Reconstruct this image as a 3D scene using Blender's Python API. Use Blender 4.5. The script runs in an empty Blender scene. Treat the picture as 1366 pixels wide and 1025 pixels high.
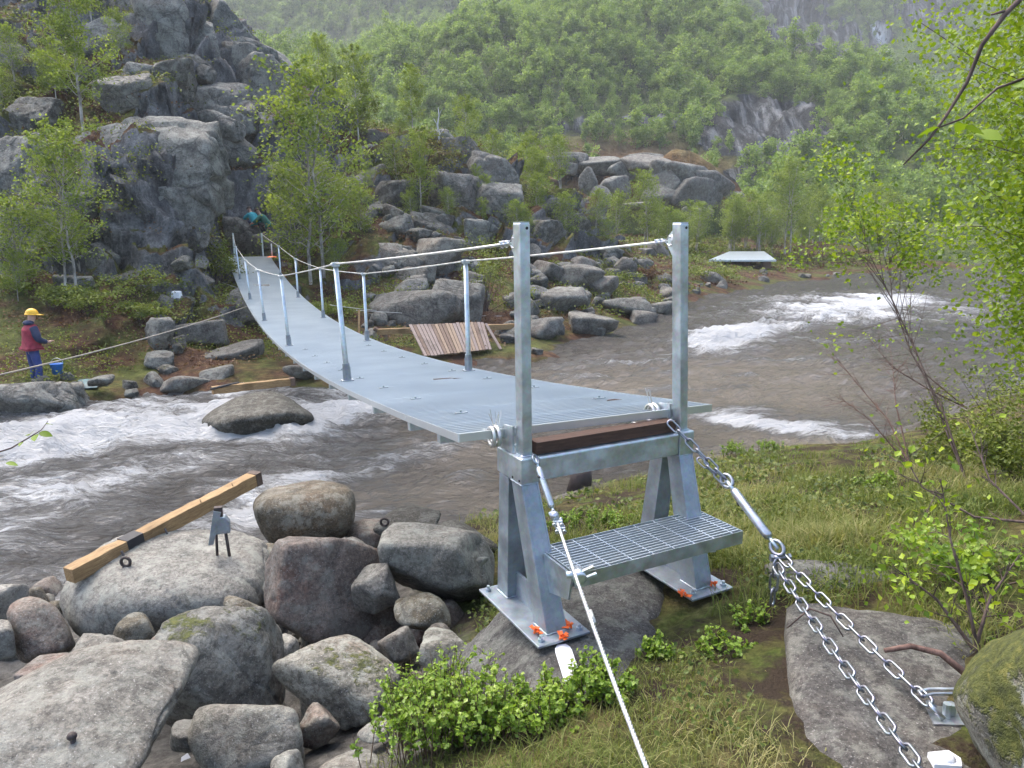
import bpy, math, random
import numpy as np
from mathutils import Vector, Matrix, kdtree

scene = bpy.context.scene
COL = scene.collection
R = math.radians

# ------------------------------------------------------------------ camera
EYE = 3.75                       # eye height above the water beside the bridge
FPX, PITCH, ROLL = 970.0, R(11.736), R(0.319)
cam_data = bpy.data.cameras.new('camera')
cam = bpy.data.objects.new('camera', cam_data)
COL.objects.link(cam)
cam.matrix_world = Matrix.Translation((0, 0, EYE)) @ Matrix.Rotation(R(90) - PITCH, 4, 'X') @ Matrix.Rotation(-ROLL, 4, 'Z')
cam_data.sensor_width = 36.0
cam_data.lens = 36.0 * FPX / 1366.0
cam_data.clip_start = 0.02
cam_data.clip_end = 5000
scene.camera = cam

# ------------------------------------------------------------------ sky, sun, exposure (overcast)
SUN_EL, SUN_AZ = R(58), R(318)
world = bpy.data.worlds.new('World')
scene.world = world
world.use_nodes = True
wn = world.node_tree
wn.nodes.clear()
w_out = wn.nodes.new('ShaderNodeOutputWorld')
w_bg = wn.nodes.new('ShaderNodeBackground')
w_sky = wn.nodes.new('ShaderNodeTexSky')
w_sky.sky_type = 'NISHITA'
w_sky.sun_disc = False
w_sky.sun_elevation = SUN_EL
w_sky.sun_rotation = SUN_AZ
w_sky.air_density = 0.9
w_sky.dust_density = 4.0
w_sky.ozone_density = 0.6
w_bg.inputs['Strength'].default_value = 0.15
wn.links.new(w_sky.outputs[0], w_bg.inputs[0])
wn.links.new(w_bg.outputs[0], w_out.inputs[0])
sun_d = bpy.data.lights.new('sun', 'SUN')
sun_d.energy = 0.8
sun_d.angle = R(60)
sun_d.color = (1.0, 0.985, 0.96)
sun = bpy.data.objects.new('sun', sun_d)
COL.objects.link(sun)
# sun direction: rotation measured from +Y clockwise
sdir = Vector((math.sin(SUN_AZ) * math.cos(SUN_EL), math.cos(SUN_AZ) * math.cos(SUN_EL), math.sin(SUN_EL)))
sun.rotation_euler = sdir.to_track_quat('Z', 'Y').to_euler()
sun.location = (0, 0, 60)
vs = scene.view_settings
vs.view_transform = 'Standard'
vs.look = 'None'
vs.exposure = 1.92
vs.gamma = 1.0
vs.use_curve_mapping = False
cy = scene.cycles
cy.use_denoising = True
cy.max_bounces = 6
cy.diffuse_bounces = 3
cy.glossy_bounces = 3
cy.transmission_bounces = 3
cy.transparent_max_bounces = 6
cy.volume_bounces = 1
cy.use_adaptive_sampling = True
cy.adaptive_threshold = 0.02

# ------------------------------------------------------------------ pixel <-> place
def ray(u, v):
    du, dv = u - 683, v - 512.5
    c, s = math.cos(ROLL), math.sin(ROLL)
    U, V = (du * c - dv * s) / FPX, (du * s + dv * c) / FPX
    return np.array([U, math.cos(PITCH) - V * math.sin(PITCH), -(math.sin(PITCH) + V * math.cos(PITCH))])
def PY(u, v, Y):
    r = ray(u, v); return r * (Y / r[1]) + np.array([0, 0, EYE])
def PZ(u, v, z):
    r = ray(u, v); return r * ((z - EYE) / r[2]) + np.array([0, 0, EYE])
def to_px(X):
    X = np.asarray(X, float)
    x, y, z = X[..., 0], X[..., 1], X[..., 2] - EYE
    zc = y * math.cos(PITCH) - z * math.sin(PITCH)
    yc = -(y * math.sin(PITCH) + z * math.cos(PITCH))
    zc = np.where(zc < 0.05, 0.05, zc)
    u, v = FPX * x / zc, FPX * yc / zc
    c, s = math.cos(ROLL), math.sin(ROLL)
    return 683 + u * c + v * s, 512.5 - u * s + v * c

# ------------------------------------------------------------------ numpy noise
_rng = np.random.RandomState(7)
_perm = np.concatenate([_rng.permutation(256)] * 3)
_grad = _rng.normal(size=(256, 3)); _grad /= np.linalg.norm(_grad, axis=1)[:, None]
def perlin(x, y, z=None):
    x = np.asarray(x, float); y = np.asarray(y, float)
    z = np.zeros_like(x) + 0.37 if z is None else np.asarray(z, float)
    xi, yi, zi = np.floor(x).astype(int), np.floor(y).astype(int), np.floor(z).astype(int)
    xf, yf, zf = x - xi, y - yi, z - zi
    xi, yi, zi = xi & 255, yi & 255, zi & 255
    f = lambda t: t * t * t * (t * (t * 6 - 15) + 10)
    u, v, w = f(xf), f(yf), f(zf)
    def g(i, j, k):
        h = _perm[_perm[_perm[(xi + i) & 255] + ((yi + j) & 255)] + ((zi + k) & 255)]
        G = _grad[h]
        return G[..., 0] * (xf - i) + G[..., 1] * (yf - j) + G[..., 2] * (zf - k)
    l = lambda a, b, t: a + t * (b - a)
    return 1.5 * l(l(l(g(0,0,0), g(1,0,0), u), l(g(0,1,0), g(1,1,0), u), v), l(l(g(0,0,1), g(1,0,1), u), l(g(0,1,1), g(1,1,1), u), v), w)
def fbm(x, y, z=None, o=4, lac=2.0, gain=0.5):
    r, a, s = 0, 1.0, 1.0
    for i in range(o):
        r = r + a * perlin(np.asarray(x) * s + 13.1 * i, np.asarray(y) * s + 7.7 * i, None if z is None else np.asarray(z) * s + 3.3 * i)
        a *= gain; s *= lac
    return r
def sstep(a, b, x):
    t = np.clip((x - a) / (b - a), 0, 1); return t * t * (3 - 2 * t)

# ------------------------------------------------------------------ objects
def tag(o, label=None, cat=None, group=None, kind=None):
    if label: o['label'] = label
    if cat: o['category'] = cat
    if group: o['group'] = group
    if kind: o['kind'] = kind
    return o
def new_mesh(name, V, F, smooth=False, tint=None, attrs=None):
    """V (n,3); F list of index lists or an (m,k) array"""
    me = bpy.data.meshes.new(name)
    V = np.asarray(V, np.float32)
    if isinstance(F, np.ndarray):
        m, k = F.shape
        me.vertices.add(len(V)); me.vertices.foreach_set('co', V.ravel())
        me.loops.add(m * k); me.loops.foreach_set('vertex_index', F.astype(np.int32).ravel())
        me.polygons.add(m)
        me.polygons.foreach_set('loop_start', np.arange(0, m * k, k, dtype=np.int32))
        try: me.polygons.foreach_set('loop_total', np.full(m, k, dtype=np.int32))
        except Exception: pass
        me.update(calc_edges=True)
    else:
        me.from_pydata([tuple(map(float, v)) for v in V], [], F); me.update()
    me.polygons.foreach_set('use_smooth', np.full(len(me.polygons), bool(smooth)))
    for n, a in ({'tint': tint} if tint is not None else {}).items():
        at = me.attributes.new(n, 'FLOAT', 'POINT'); at.data.foreach_set('value', np.asarray(a, np.float32))
    for n, a in (attrs or {}).items():
        at = me.attributes.new(n, 'FLOAT', 'POINT'); at.data.foreach_set('value', np.asarray(a, np.float32))
    return me
def obj(name, me, mat=None, parent=None, loc=None, rot=None, scale=None):
    o = bpy.data.objects.new(name, me)
    COL.objects.link(o)
    if mat is not None and me is not None and len(me.materials) == 0: me.materials.append(mat)
    if parent is not None: o.parent = parent
    if loc is not None: o.location = tuple(map(float, loc))
    if rot is not None: o.rotation_euler = rot
    if scale is not None: o.scale = scale if hasattr(scale, '__len__') else (scale,) * 3
    return o
def empty(name, loc, rz=0.0):
    o = bpy.data.objects.new(name, None); COL.objects.link(o)
    o.location = tuple(map(float, loc)); o.rotation_euler = (0, 0, rz); o.empty_display_size = 0.2
    return o
def copy_tree(o, parent=None):
    c = o.copy(); COL.objects.link(c); c.parent = parent
    for ch in o.children: copy_tree(ch, c)
    return c
def bevel(o, w=0.003, seg=2):
    m = o.modifiers.new('bevel', 'BEVEL'); m.width = w; m.segments = seg; m.limit_method = 'ANGLE'; m.angle_limit = R(40)
    return o

class MB:
    """collects shapes that make ONE mesh"""
    def __init__(s): s.v, s.f = [], []
    def add(s, V, F):
        n = len(s.v); s.v += [tuple(map(float, p)) for p in V]; s.f += [[i + n for i in f] for f in F]; return s
    def box(s, x0, x1, y0, y1, z0, z1):
        return s.add([(x0,y0,z0),(x1,y0,z0),(x1,y1,z0),(x0,y1,z0),(x0,y0,z1),(x1,y0,z1),(x1,y1,z1),(x0,y1,z1)],
                     [[3,2,1,0],[4,5,6,7],[0,1,5,4],[1,2,6,5],[2,3,7,6],[3,0,4,7]])
    def hexa(s, b, t):
        """8-corner solid from bottom quad b and top quad t"""
        return s.add(list(b) + list(t), [[3,2,1,0],[4,5,6,7],[0,1,5,4],[1,2,6,5],[2,3,7,6],[3,0,4,7]])
    def bar(s, A, B, w, h, up=(0,0,1)):
        A, B = Vector(A), Vector(B); d = (B - A).normalized(); u = Vector(up)
        x = d.cross(u); x = x.normalized() if x.length > 1e-5 else Vector((1,0,0)); y = x.cross(d).normalized()
        q = lambda P: [P - x*w/2 - y*h/2, P + x*w/2 - y*h/2, P + x*w/2 + y*h/2, P - x*w/2 + y*h/2]
        return s.hexa(q(A), q(B))
    def tube(s, path, rad, n=8, caps=True):
        P = [Vector(p) for p in path]
        rad = [rad] * len(P) if not hasattr(rad, '__len__') else rad
        V, F = [], []; ref = None
        for i, p in enumerate(P):
            d = (P[min(i+1, len(P)-1)] - P[max(i-1, 0)]).normalized()
            if ref is None:
                ref = Vector((0,0,1)) if abs(d.z) < .9 else Vector((1,0,0))
            x = (ref - d * ref.dot(d)).normalized(); ref = x; y = d.cross(x)
            for k in range(n):
                a = 2*math.pi*k/n; V.append(p + (x*math.cos(a) + y*math.sin(a)) * rad[i])
        for i in range(len(P)-1):
            for k in range(n):
                F.append([i*n+k, i*n+(k+1)%n, (i+1)*n+(k+1)%n, (i+1)*n+k])
        if caps: F.append(list(range(n))[::-1]); F.append([(len(P)-1)*n+k for k in range(n)])
        return s.add(V, F)
    def prism(s, poly, axis, t0, t1):
        """poly 2-D points in the plane normal to axis ('x','y','z')"""
        def m(p, t): return {'x': (t, p[0], p[1]), 'y': (p[0], t, p[1]), 'z': (p[0], p[1], t)}[axis]
        n = len(poly)
        return s.add([m(p, t0) for p in poly] + [m(p, t1) for p in poly],
                     [list(range(n))[::-1], [n+i for i in range(n)]] + [[i, (i+1)%n, n+(i+1)%n, n+i] for i in range(n)])
    def ball(s, c, r, n=10, sz=(1,1,1)):
        V, F = [], []; m = n//2
        for i in range(m+1):
            t = math.pi*i/m
            for k in range(n):
                a = 2*math.pi*k/n
                V.append((c[0]+r*sz[0]*math.sin(t)*math.cos(a), c[1]+r*sz[1]*math.sin(t)*math.sin(a), c[2]+r*sz[2]*math.cos(t)))
        for i in range(m):
            for k in range(n): F.append([i*n+k, (i+1)*n+k, (i+1)*n+(k+1)%n, i*n+(k+1)%n])
        return s.add(V, F)
    def build(s, name, mat, parent=None, smooth=False, loc=None, rot=None):
        import bmesh
        bm = bmesh.new(); vs_ = [bm.verts.new(p) for p in s.v]
        for f in s.f:
            try: bm.faces.new([vs_[i] for i in f])
            except ValueError: pass
        bmesh.ops.recalc_face_normals(bm, faces=bm.faces)
        me = bpy.data.meshes.new(name); bm.to_mesh(me); bm.free()
        me.polygons.foreach_set('use_smooth', np.full(len(me.polygons), bool(smooth)))
        return obj(name, me, mat, parent, loc, rot)

# ------------------------------------------------------------------ node helper
class NT:
    def __init__(s, name):
        s.m = bpy.data.materials.new(name); s.m.use_nodes = True; s.t = s.m.node_tree
        s.b = s.t.nodes['Principled BSDF']; s.out = s.t.nodes['Material Output']
    def n(s, typ, **k):
        nd = s.t.nodes.new('ShaderNode' + typ)
        for a, b in k.items():
            if a.startswith('i_'): s.set(nd.inputs[a[2:].replace('_', ' ')], b)
            else: setattr(nd, a, b)
        return nd
    def set(s, sock, v):
        if isinstance(v, bpy.types.NodeSocket): s.t.links.new(v, sock)
        else:
            if hasattr(v, '__len__') and len(v) == 3 and sock.type == 'RGBA': v = (*v, 1)
            sock.default_value = v
    def pos(s):
        return s.n('NewGeometry').outputs['Position']
    def noise(s, scale, detail=4, rough=0.55, vec=None, dist=0.0):
        nd = s.n('TexNoise'); nd.inputs['Scale'].default_value = scale; nd.inputs['Detail'].default_value = detail
        nd.inputs['Roughness'].default_value = rough; nd.inputs['Distortion'].default_value = dist
        s.set(nd.inputs['Vector'], vec if vec is not None else s.pos()); return nd.outputs[0]
    def voro(s, scale, feature='F1', vec=None, out='Distance'):
        nd = s.n('TexVoronoi'); nd.feature = feature; nd.inputs['Scale'].default_value = scale
        s.set(nd.inputs['Vector'], vec if vec is not None else s.pos()); return nd.outputs[out]
    def ramp(s, fac, stops, interp='LINEAR'):
        nd = s.n('ValToRGB'); s.set(nd.inputs[0], fac); cr = nd.color_ramp; cr.interpolation = interp
        while len(cr.elements) < len(stops): cr.elements.new(0.5)
        for e, (p, c) in zip(cr.elements, stops):
            e.position = p; e.color = (*c, 1) if hasattr(c, '__len__') else (c, c, c, 1)
        return nd.outputs[0]
    def mix(s, f, a, b, blend='MIX'):
        nd = s.n('Mix'); nd.data_type = 'RGBA'; nd.blend_type = blend
        s.set(nd.inputs[0], f); s.set(nd.inputs[6], a); s.set(nd.inputs[7], b); return nd.outputs[2]
    def math(s, op, a, b=0.0, clamp=False):
        nd = s.n('Math'); nd.operation = op; nd.use_clamp = clamp; s.set(nd.inputs[0], a); s.set(nd.inputs[1], b); return nd.outputs[0]
    def mapr(s, v, a, b, c=0.0, d=1.0):
        nd = s.n('MapRange'); nd.clamp = True; s.set(nd.inputs[0], v)
        for i, x in enumerate((a, b, c, d)): nd.inputs[i+1].default_value = x
        return nd.outputs[0]
    def attr(s, name):
        nd = s.n('Attribute'); nd.attribute_name = name; return nd.outputs['Fac']
    def scaled(s, vec, sc):
        nd = s.n('Mapping'); s.set(nd.inputs['Vector'], vec); nd.inputs['Scale'].default_value = sc; return nd.outputs[0]
    def bump(s, h, strength=0.5, dist=0.02, normal=None):
        nd = s.n('Bump'); nd.inputs['Strength'].default_value = strength; nd.inputs['Distance'].default_value = dist
        s.set(nd.inputs['Height'], h)
        if normal is not None: s.set(nd.inputs['Normal'], normal)
        return nd.outputs[0]
    def fin(s, color=None, rough=None, metal=None, normal=None, spec=None):
        b = s.b.inputs
        if color is not None: s.set(b['Base Color'], color)
        if rough is not None: s.set(b['Roughness'], rough)
        if metal is not None: s.set(b['Metallic'], metal)
        if normal is not None: s.set(b['Normal'], normal)
        if spec is not None: s.set(b['Specular IOR Level'], spec)
        return s.m
# ================================================================== materials
def normal_z(t):
    nd = t.n('SeparateXYZ'); t.set(nd.inputs[0], t.n('NewGeometry').outputs['Normal']); return nd.outputs[2]
def rock_mat(name, dark=(.09,.09,.085), mid=(.22,.215,.2), pale=(.40,.39,.37), warm=(.30,.22,.17), warm_amt=.35, moss=0.0, mossline=.35, lichen=.5, sc=1.0, bump=.6, strata=None, gain=.86, fract=0.0):
    k = lambda c: (c[0]*gain*1.03, c[1]*gain, c[2]*gain*.93*(.92 if fract > 0 else 1.0))
    dark, mid, pale, warm = k(dark), k(mid), k(pale), k(warm)
    t = NT(name); p = t.pos()
    big = t.noise(.9*sc, 5, .6, p, .4); med = t.noise(5*sc, 6, .65, p); fine = t.noise(38*sc, 5, .7, p); sp = t.noise(140*sc, 3, .6, p)
    c = t.ramp(med, [(.28, dark), (.52, mid), (.75, pale)])
    c = t.mix(t.mapr(big, .35, .7), c, t.mix(.55, c, mid))
    c = t.mix(t.math('MULTIPLY', t.mapr(t.noise(1.7*sc, 4, .6, t.scaled(p, (1,1,1.6))), .52, .68), warm_amt), c, warm)
    c = t.mix(t.mapr(fine, .38, .62), c, t.mix(1.0, c, (.48,.48,.48), 'MULTIPLY'))
    pit = t.noise(22*sc, 6, .8, p, .6); c = t.mix(t.math('MULTIPLY', t.mapr(pit, .58, .64), .6), c, (.05,.048,.045))
    # crustose lichen: pale grey-green blotches and dark flecks
    lv = t.voro(9*sc, 'SMOOTH_F1', t.mix(.12, p, t.n('TexNoise').outputs[1]) if False else p)
    lm = t.math('MULTIPLY', t.mapr(t.math('ADD', t.noise(7*sc, 5, .7, p), t.math('MULTIPLY', sp, .25)), .62, .72), lichen)
    c = t.mix(lm, c, (.30,.31,.27))
    bl = t.noise(2.6*sc, 6, .8, p, .8); c = t.mix(t.math('MULTIPLY', t.mapr(bl, .54, .60), .55*lichen), c, (.36,.36,.32)); c = t.mix(t.math('MULTIPLY', t.mapr(t.noise(3.4*sc, 6, .8, p, 1.0), .57, .62), .6), c, (.055,.055,.048))
    c = t.mix(t.math('MULTIPLY', t.mapr(sp, .56, .68), .55), c, (.05,.05,.05))
    c = t.mix(t.math('MULTIPLY', t.mapr(t.noise(90*sc, 2, .5, p), .62, .72), .6), c, (.40,.39,.37))
    h = t.math('ADD', t.math('MULTIPLY', med, .6), t.math('ADD', t.math('MULTIPLY', fine, .34), t.math('MULTIPLY', sp, .14))); h = t.math('SUBTRACT', h, t.math('MULTIPLY', t.mapr(pit, .58, .66), .10))
    # hairline cracks
    cr = t.math('ABSOLUTE', t.math('SUBTRACT', t.noise(.8*sc, 2.5, .5, t.scaled(p, (1,1.7,2.2)), .3), .5))
    cr = t.math('ADD', cr, t.math('MULTIPLY', t.mapr(t.noise(.9*sc, 2, .5, t.scaled(p, (1.3,1,1))), .5, .6), .05))
    ck = t.mapr(cr, .0, .006)
    if strata:
        sv = t.noise(3.0*sc, 5, .7, t.scaled(p, strata)); h = t.math('ADD', h, t.math('MULTIPLY', sv, .8))
        c = t.mix(t.mapr(sv, .5, .75), c, t.mix(1, c, (.55,.56,.6), 'MULTIPLY'))
    if fract > 0:
        c = t.mix(t.math('MULTIPLY', t.math('SUBTRACT', 1.0, ck), .5), c, (.035,.035,.03)); h = t.math('ADD', h, t.math('MULTIPLY', ck, .25))
    oi_ = t.n('ObjectInfo').outputs['Random']
    c = t.mix(1.0, c, t.ramp(oi_, [(0.0, (.72,.72,.73)), (.35, (1.02,.98,.93)), (.7, (.88,.9,.88)), (1.0, (1.12,1.1,1.06))]), 'MULTIPLY')
    if fract > 0:
        wv = t.n('VectorMath'); wv.operation = 'ADD'; t.set(wv.inputs[0], p)
        sc2 = t.n('VectorMath'); sc2.operation = 'SCALE'; nn_ = t.n('TexNoise'); t.set(nn_.inputs['Vector'], p); nn_.inputs['Scale'].default_value = 1.1*sc; t.set(sc2.inputs[0], nn_.outputs[1]); sc2.inputs['Scale'].default_value = .5/sc; t.set(wv.inputs[1], sc2.outputs[0])
        for fs, am in ((1.6*sc, 1.0), (4.5*sc, .5)):
            vc = t.n('TexVoronoi'); vc.inputs['Scale'].default_value = fs; t.set(vc.inputs['Vector'], t.scaled(wv.outputs[0], (1,1,1.5))); sp_ = t.n('SeparateColor'); t.set(sp_.inputs[0], vc.outputs['Color'])
            h = t.math('ADD', h, t.math('MULTIPLY', sp_.outputs[0], fract*am))
            ve = t.voro(fs, 'DISTANCE_TO_EDGE', t.scaled(wv.outputs[0], (1,1,1.5))); cm = t.math('MULTIPLY', t.mapr(ve, .035, .0), .7*am*t_k(t, p, sc) if False else .6*am)
            c = t.mix(t.math('MULTIPLY', cm, t.mapr(t.noise(1.2*sc, 3, .6, p), .45, .6)), c, (.02,.02,.02))
            c = t.mix(t.math('MULTIPLY', sp_.outputs[1], .45*am), c, t.mix(1.0, c, (.5,.5,.52), 'MULTIPLY'))
    if moss > 0:
        nz = normal_z(t)
        mm = t.mapr(t.math('ADD', t.math('ADD', t.math('MULTIPLY', t.noise(3.2*sc, 6, .75, p), 1.2), t.math('MULTIPLY', nz, .22)), t.math('MULTIPLY', t.math('SUBTRACT', t.noise(30*sc, 4, .7, p), .5), .3)), 1.12 - moss, 1.22 - moss)
        mc = t.ramp(t.noise(25*sc, 4, .6, p), [(.3, (.028,.034,.010)), (.55, (.085,.095,.02)), (.75, (.16,.15,.035))])
        c = t.mix(mm, c, mc); h = t.math('ADD', h, t.math('MULTIPLY', mm, t.math('ADD', .5, t.noise(60*sc, 4, .7, p))))
    return t.fin(c, t.ramp(fine, [(.3, .6), (.7, .9)]), None, t.bump(h, bump, .06/sc), .35)

M = {}
M['rock'] = rock_mat('rock', lichen=.45, warm_amt=.3)
M['rock_pale'] = rock_mat('rock_pale', dark=(.13,.13,.125), mid=(.29,.285,.27), pale=(.50,.49,.47), warm=(.36,.29,.22), warm_amt=.25, lichen=.6)
M['rock_pink'] = rock_mat('rock_pink', dark=(.10,.085,.075), mid=(.245,.20,.175), pale=(.40,.35,.31), warm=(.27,.13,.09), warm_amt=.6, lichen=.4)
M['rock_moss'] = rock_mat('rock_moss', dark=(.085,.085,.08), mid=(.23,.225,.20), pale=(.42,.42,.38), moss=.27, lichen=.7)
M['rock_mossy'] = rock_mat('rock_mossy', dark=(.085,.085,.08), mid=(.25,.245,.225), pale=(.45,.45,.42), moss=.58, lichen=.8)
M['rock_wet'] = rock_mat('rock_wet', dark=(.03,.03,.022), mid=(.085,.08,.06), pale=(.17,.16,.13), warm=(.10,.085,.06), warm_amt=.3, lichen=.3, gain=.75)
M['rock_brown'] = rock_mat('rock_brown', dark=(.05,.045,.03), mid=(.14,.12,.085), pale=(.28,.25,.2), warm=(.17,.10,.05), warm_amt=.5, lichen=.4, moss=.12)
M['rock_far'] = rock_mat('rock_far', dark=(.05,.053,.055), mid=(.155,.16,.165), pale=(.33,.335,.34), warm=(.20,.155,.135), warm_amt=.3, lichen=.7, sc=.42, bump=1.0, moss=.15, gain=1.55, fract=.8)
M['rock_talus'] = rock_mat('rock_talus', dark=(.08,.08,.082), mid=(.24,.235,.235), pale=(.42,.41,.41), warm=(.28,.21,.19), warm_amt=.35, lichen=.55, sc=.5, bump=.9, gain=.9, fract=.5)
M['rock_mossfar'] = rock_mat('rock_mossfar', dark=(.05,.053,.05), mid=(.165,.165,.16), pale=(.32,.32,.31), moss=.22, lichen=.5, sc=.45, bump=.9, gain=.75, fract=.6)
M['slab'] = rock_mat('slab', dark=(.065,.062,.062), mid=(.15,.145,.145), pale=(.27,.265,.265), warm=(.14,.11,.08), warm_amt=.35, lichen=.35, sc=1.3, bump=.8, gain=.68)

def ground_mat():
    t = NT('bank_soil'); p = t.pos(); nz = normal_z(t)
    a = t.noise(2.1, 5, .6, p); b = t.noise(14, 5, .7, p)
    veg = t.ramp(b, [(.25, (.035,.030,.012)), (.45, (.10,.085,.03)), (.6, (.16,.135,.055)), (.78, (.28,.23,.11))])
    grn = t.ramp(b, [(.25, (.022,.030,.008)), (.5, (.075,.10,.02)), (.75, (.15,.19,.045))])
    c = t.mix(t.mapr(a, .42, .6), veg, grn)
    c = t.mix(t.mapr(t.noise(2.2, 5, .7, p), .47, .56), c, (.050,.036,.024))
    rocky = t.attr('rocky')
    g = t.ramp(t.noise(9, 5, .7, p), [(.3, (.045,.042,.036)), (.7, (.20,.19,.17))])
    c = t.mix(rocky, c, g)
    return t.fin(c, .95, None, t.bump(t.math('ADD', b, t.noise(50, 4, .7, p)), .9, .05), .15)
M['bank'] = ground_mat()

def far_mat():
    t = NT('crag_ground'); p = t.pos(); nz = normal_z(t)
    n1 = t.noise(.55, 5, .6, p); n2 = t.noise(3.0, 5, .7, p); n3 = t.noise(14, 4, .7, p)
    rock = t.ramp(t.noise(1.5, 6, .7, t.scaled(p, (1,1,.6)), .5), [(.28, (.035,.035,.034)), (.48, (.14,.14,.135)), (.72, (.33,.33,.32))])
    rock = t.mix(t.mapr(n3, .35, .65), rock, t.mix(1.0, rock, (.55,.56,.58), 'MULTIPLY'))
    rock = t.mix(t.math('MULTIPLY', t.mapr(t.noise(4, 5, .75, p), .6, .68), .55), rock, (.25,.26,.25))
    rock = t.mix(t.math('MULTIPLY', t.mapr(t.noise(2, 4, .6, t.scaled(p, (1,1,.25))), .57, .66), .5), rock, (.03,.03,.03))
    grass = t.ramp(n2, [(.25, (.022,.026,.008)), (.5, (.075,.085,.018)), (.72, (.15,.16,.04))])
    heath = t.ramp(n2, [(.25, (.022,.012,.008)), (.5, (.075,.036,.02)), (.75, (.19,.115,.05))])
    veg = t.mix(t.mapr(n1, .44, .58), heath, grass)
    f = t.math('ADD', nz, t.math('MULTIPLY', t.math('SUBTRACT', n2, .5), .55))
    f = t.math('ADD', f, t.math('MULTIPLY', t.math('SUBTRACT', n1, .5), .5))
    f = t.math('ADD', f, t.attr('veg'))
    c = t.mix(t.mapr(f, .62, .72), rock, veg)
    h = t.math('ADD', t.noise(1.5, 6, .75, t.scaled(p, (1,1,.6)), .5), t.math('MULTIPLY', n3, .3))
    return t.fin(c, .9, None, t.bump(h, .9, .35), .2)
M['far_bank'] = far_mat()

def mountain_mat():
    t = NT('mountain_slope'); p = t.pos()
    n1 = t.noise(.06, 5, .6, p); n2 = t.noise(.5, 5, .7, p)
    g = t.ramp(n2, [(.28, (.03,.045,.016)), (.5, (.075,.10,.03)), (.75, (.15,.16,.06))])
    hth = t.ramp(n2, [(.28, (.05,.028,.015)), (.5, (.15,.085,.045)), (.75, (.27,.21,.12))])
    st = t.noise(.45, 6, .7, t.scaled(p, (1,.25,.10)), 0.0)
    rk = t.ramp(st, [(.36, (.010,.011,.011)), (.50, (.045,.047,.048)), (.64, (.20,.205,.205))])
    c = t.mix(t.attr('heath'), g, hth)
    rf = t.mapr(t.math('ADD', t.attr('rock'), t.math('MULTIPLY', t.math('SUBTRACT', t.noise(.25, 4, .7, p), .5), .9)), .42, .52)
    c = t.mix(rf, c, rk)
    wf = t.math('MULTIPLY', t.attr('fall'), t.mapr(t.noise(.8, 4, .7, t.scaled(p, (1,1,.2))), .38, .5))
    c = t.mix(wf, c, (.85,.87,.9))
    return t.fin(c, .95, None, t.bump(t.math('ADD', st, n2), .8, 1.5), .1)
M['mountain'] = mountain_mat()

def steel(name, col=(.50,.56,.59), rough=.38, metal=.85, stain=.3):
    t = NT(name); p = t.n('TexCoord').outputs['Object']
    sp = t.voro(55, 'F1', p, 'Color'); n = t.noise(9, 5, .65, p); n2 = t.noise(70, 4, .6, p)
    c = t.mix(t.mapr(n, .35, .65), tuple(x*.78 for x in col), tuple(min(1, x*1.15) for x in col))
    c = t.mix(.07, c, sp, 'OVERLAY')
    c = t.mix(t.math('MULTIPLY', t.mapr(t.noise(3.5, 5, .7, p), .56, .72), stain), c, (.33,.33,.31))
    return t.fin(c, t.ramp(n, [(.3, max(.05, rough-.1)), (.7, rough+.14)]), metal, t.bump(n2, .15, .003), .5)
M['galv'] = steel('galvanised_steel')
M['galv_leg'] = steel('galvanised_plate', (.30,.34,.37), .5, .7, .5)
def grate():
    t = NT('galvanised_grating'); p = t.pos(); n = t.noise(1.3, 3, .5, p)
    return t.fin(t.mix(t.mapr(n, .35, .65), (.66,.71,.745), (.74,.79,.82)), .36, .9, None, .5)
M['grating'] = grate()
M['chain'] = steel('chain_steel', (.27,.285,.31), .36, .9, .4)
M['chain_bright'] = steel('zinc_chain', (.50,.52,.54), .32, .9, .2)
M['rust_iron'] = steel('rusty_iron', (.07,.055,.05), .7, .4, .3)
M['wire'] = steel('wire_rope', (.55,.55,.52), .45, .7, .3)
M['wire_old'] = steel('old_wire', (.30,.27,.22), .7, .3, .5)

def wood(name, a, b, sc=(1,1,1), knots=True):
    t = NT(name); p = t.n('TexCoord').outputs['Object']; q = t.scaled(p, sc)
    g = t.noise(6, 6, .7, q, 1.2); n = t.noise(2.0, 4, .6, p)
    c = t.ramp(g, [(.3, a), (.55, tuple((x+y)/2 for x, y in zip(a, b))), (.75, b)])
    c = t.mix(t.math('MULTIPLY', t.mapr(n, .55, .7), .5), c, tuple(x*.5 for x in a))
    return t.fin(c, .75, None, t.bump(g, .5, .01), .3)
M['timber'] = wood('fresh_timber', (.17,.095,.04), (.50,.345,.17), (1,12,12))
M['timber_end'] = wood('tarred_end', (.05,.035,.028), (.14,.10,.075))
M['rust_wood'] = wood('rust_brown_sleeper', (.035,.018,.012), (.12,.065,.04), (1,12,12))
M['plank'] = wood('weathered_plank', (.13,.095,.08), (.36,.29,.25), (14,14,1.2))
M['plank_dark'] = wood('dark_plank', (.09,.06,.045), (.25,.17,.12), (14,14,1.2))
M['plank_fresh'] = wood('fresh_plank', (.17,.115,.075), (.36,.27,.19), (14,14,1.2))
def bark(name, a, b, sc=1.0):
    t = NT(name); p = t.pos()
    n = t.noise(9*sc, 5, .7, t.scaled(p, (1,1,.35)))
    return t.fin(t.ramp(n, [(.32, a), (.62, b)]), .85, None, t.bump(n, .6, .01), .2)
M['bark_birch'] = bark('birch_bark', (.09,.075,.06), (.50,.47,.42), .5)
M['bark_dark'] = bark('dark_bark', (.035,.026,.022), (.14,.10,.085), 2)
M['bark_red'] = bark('red_twig_bark', (.06,.035,.028), (.20,.125,.10), 2)
M['stem'] = bark('dwarf_shrub_stem', (.05,.03,.02), (.16,.11,.07), 3)
M['dead_wood'] = bark('bleached_dead_wood', (.35,.34,.33), (.62,.61,.60), 1)

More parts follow.
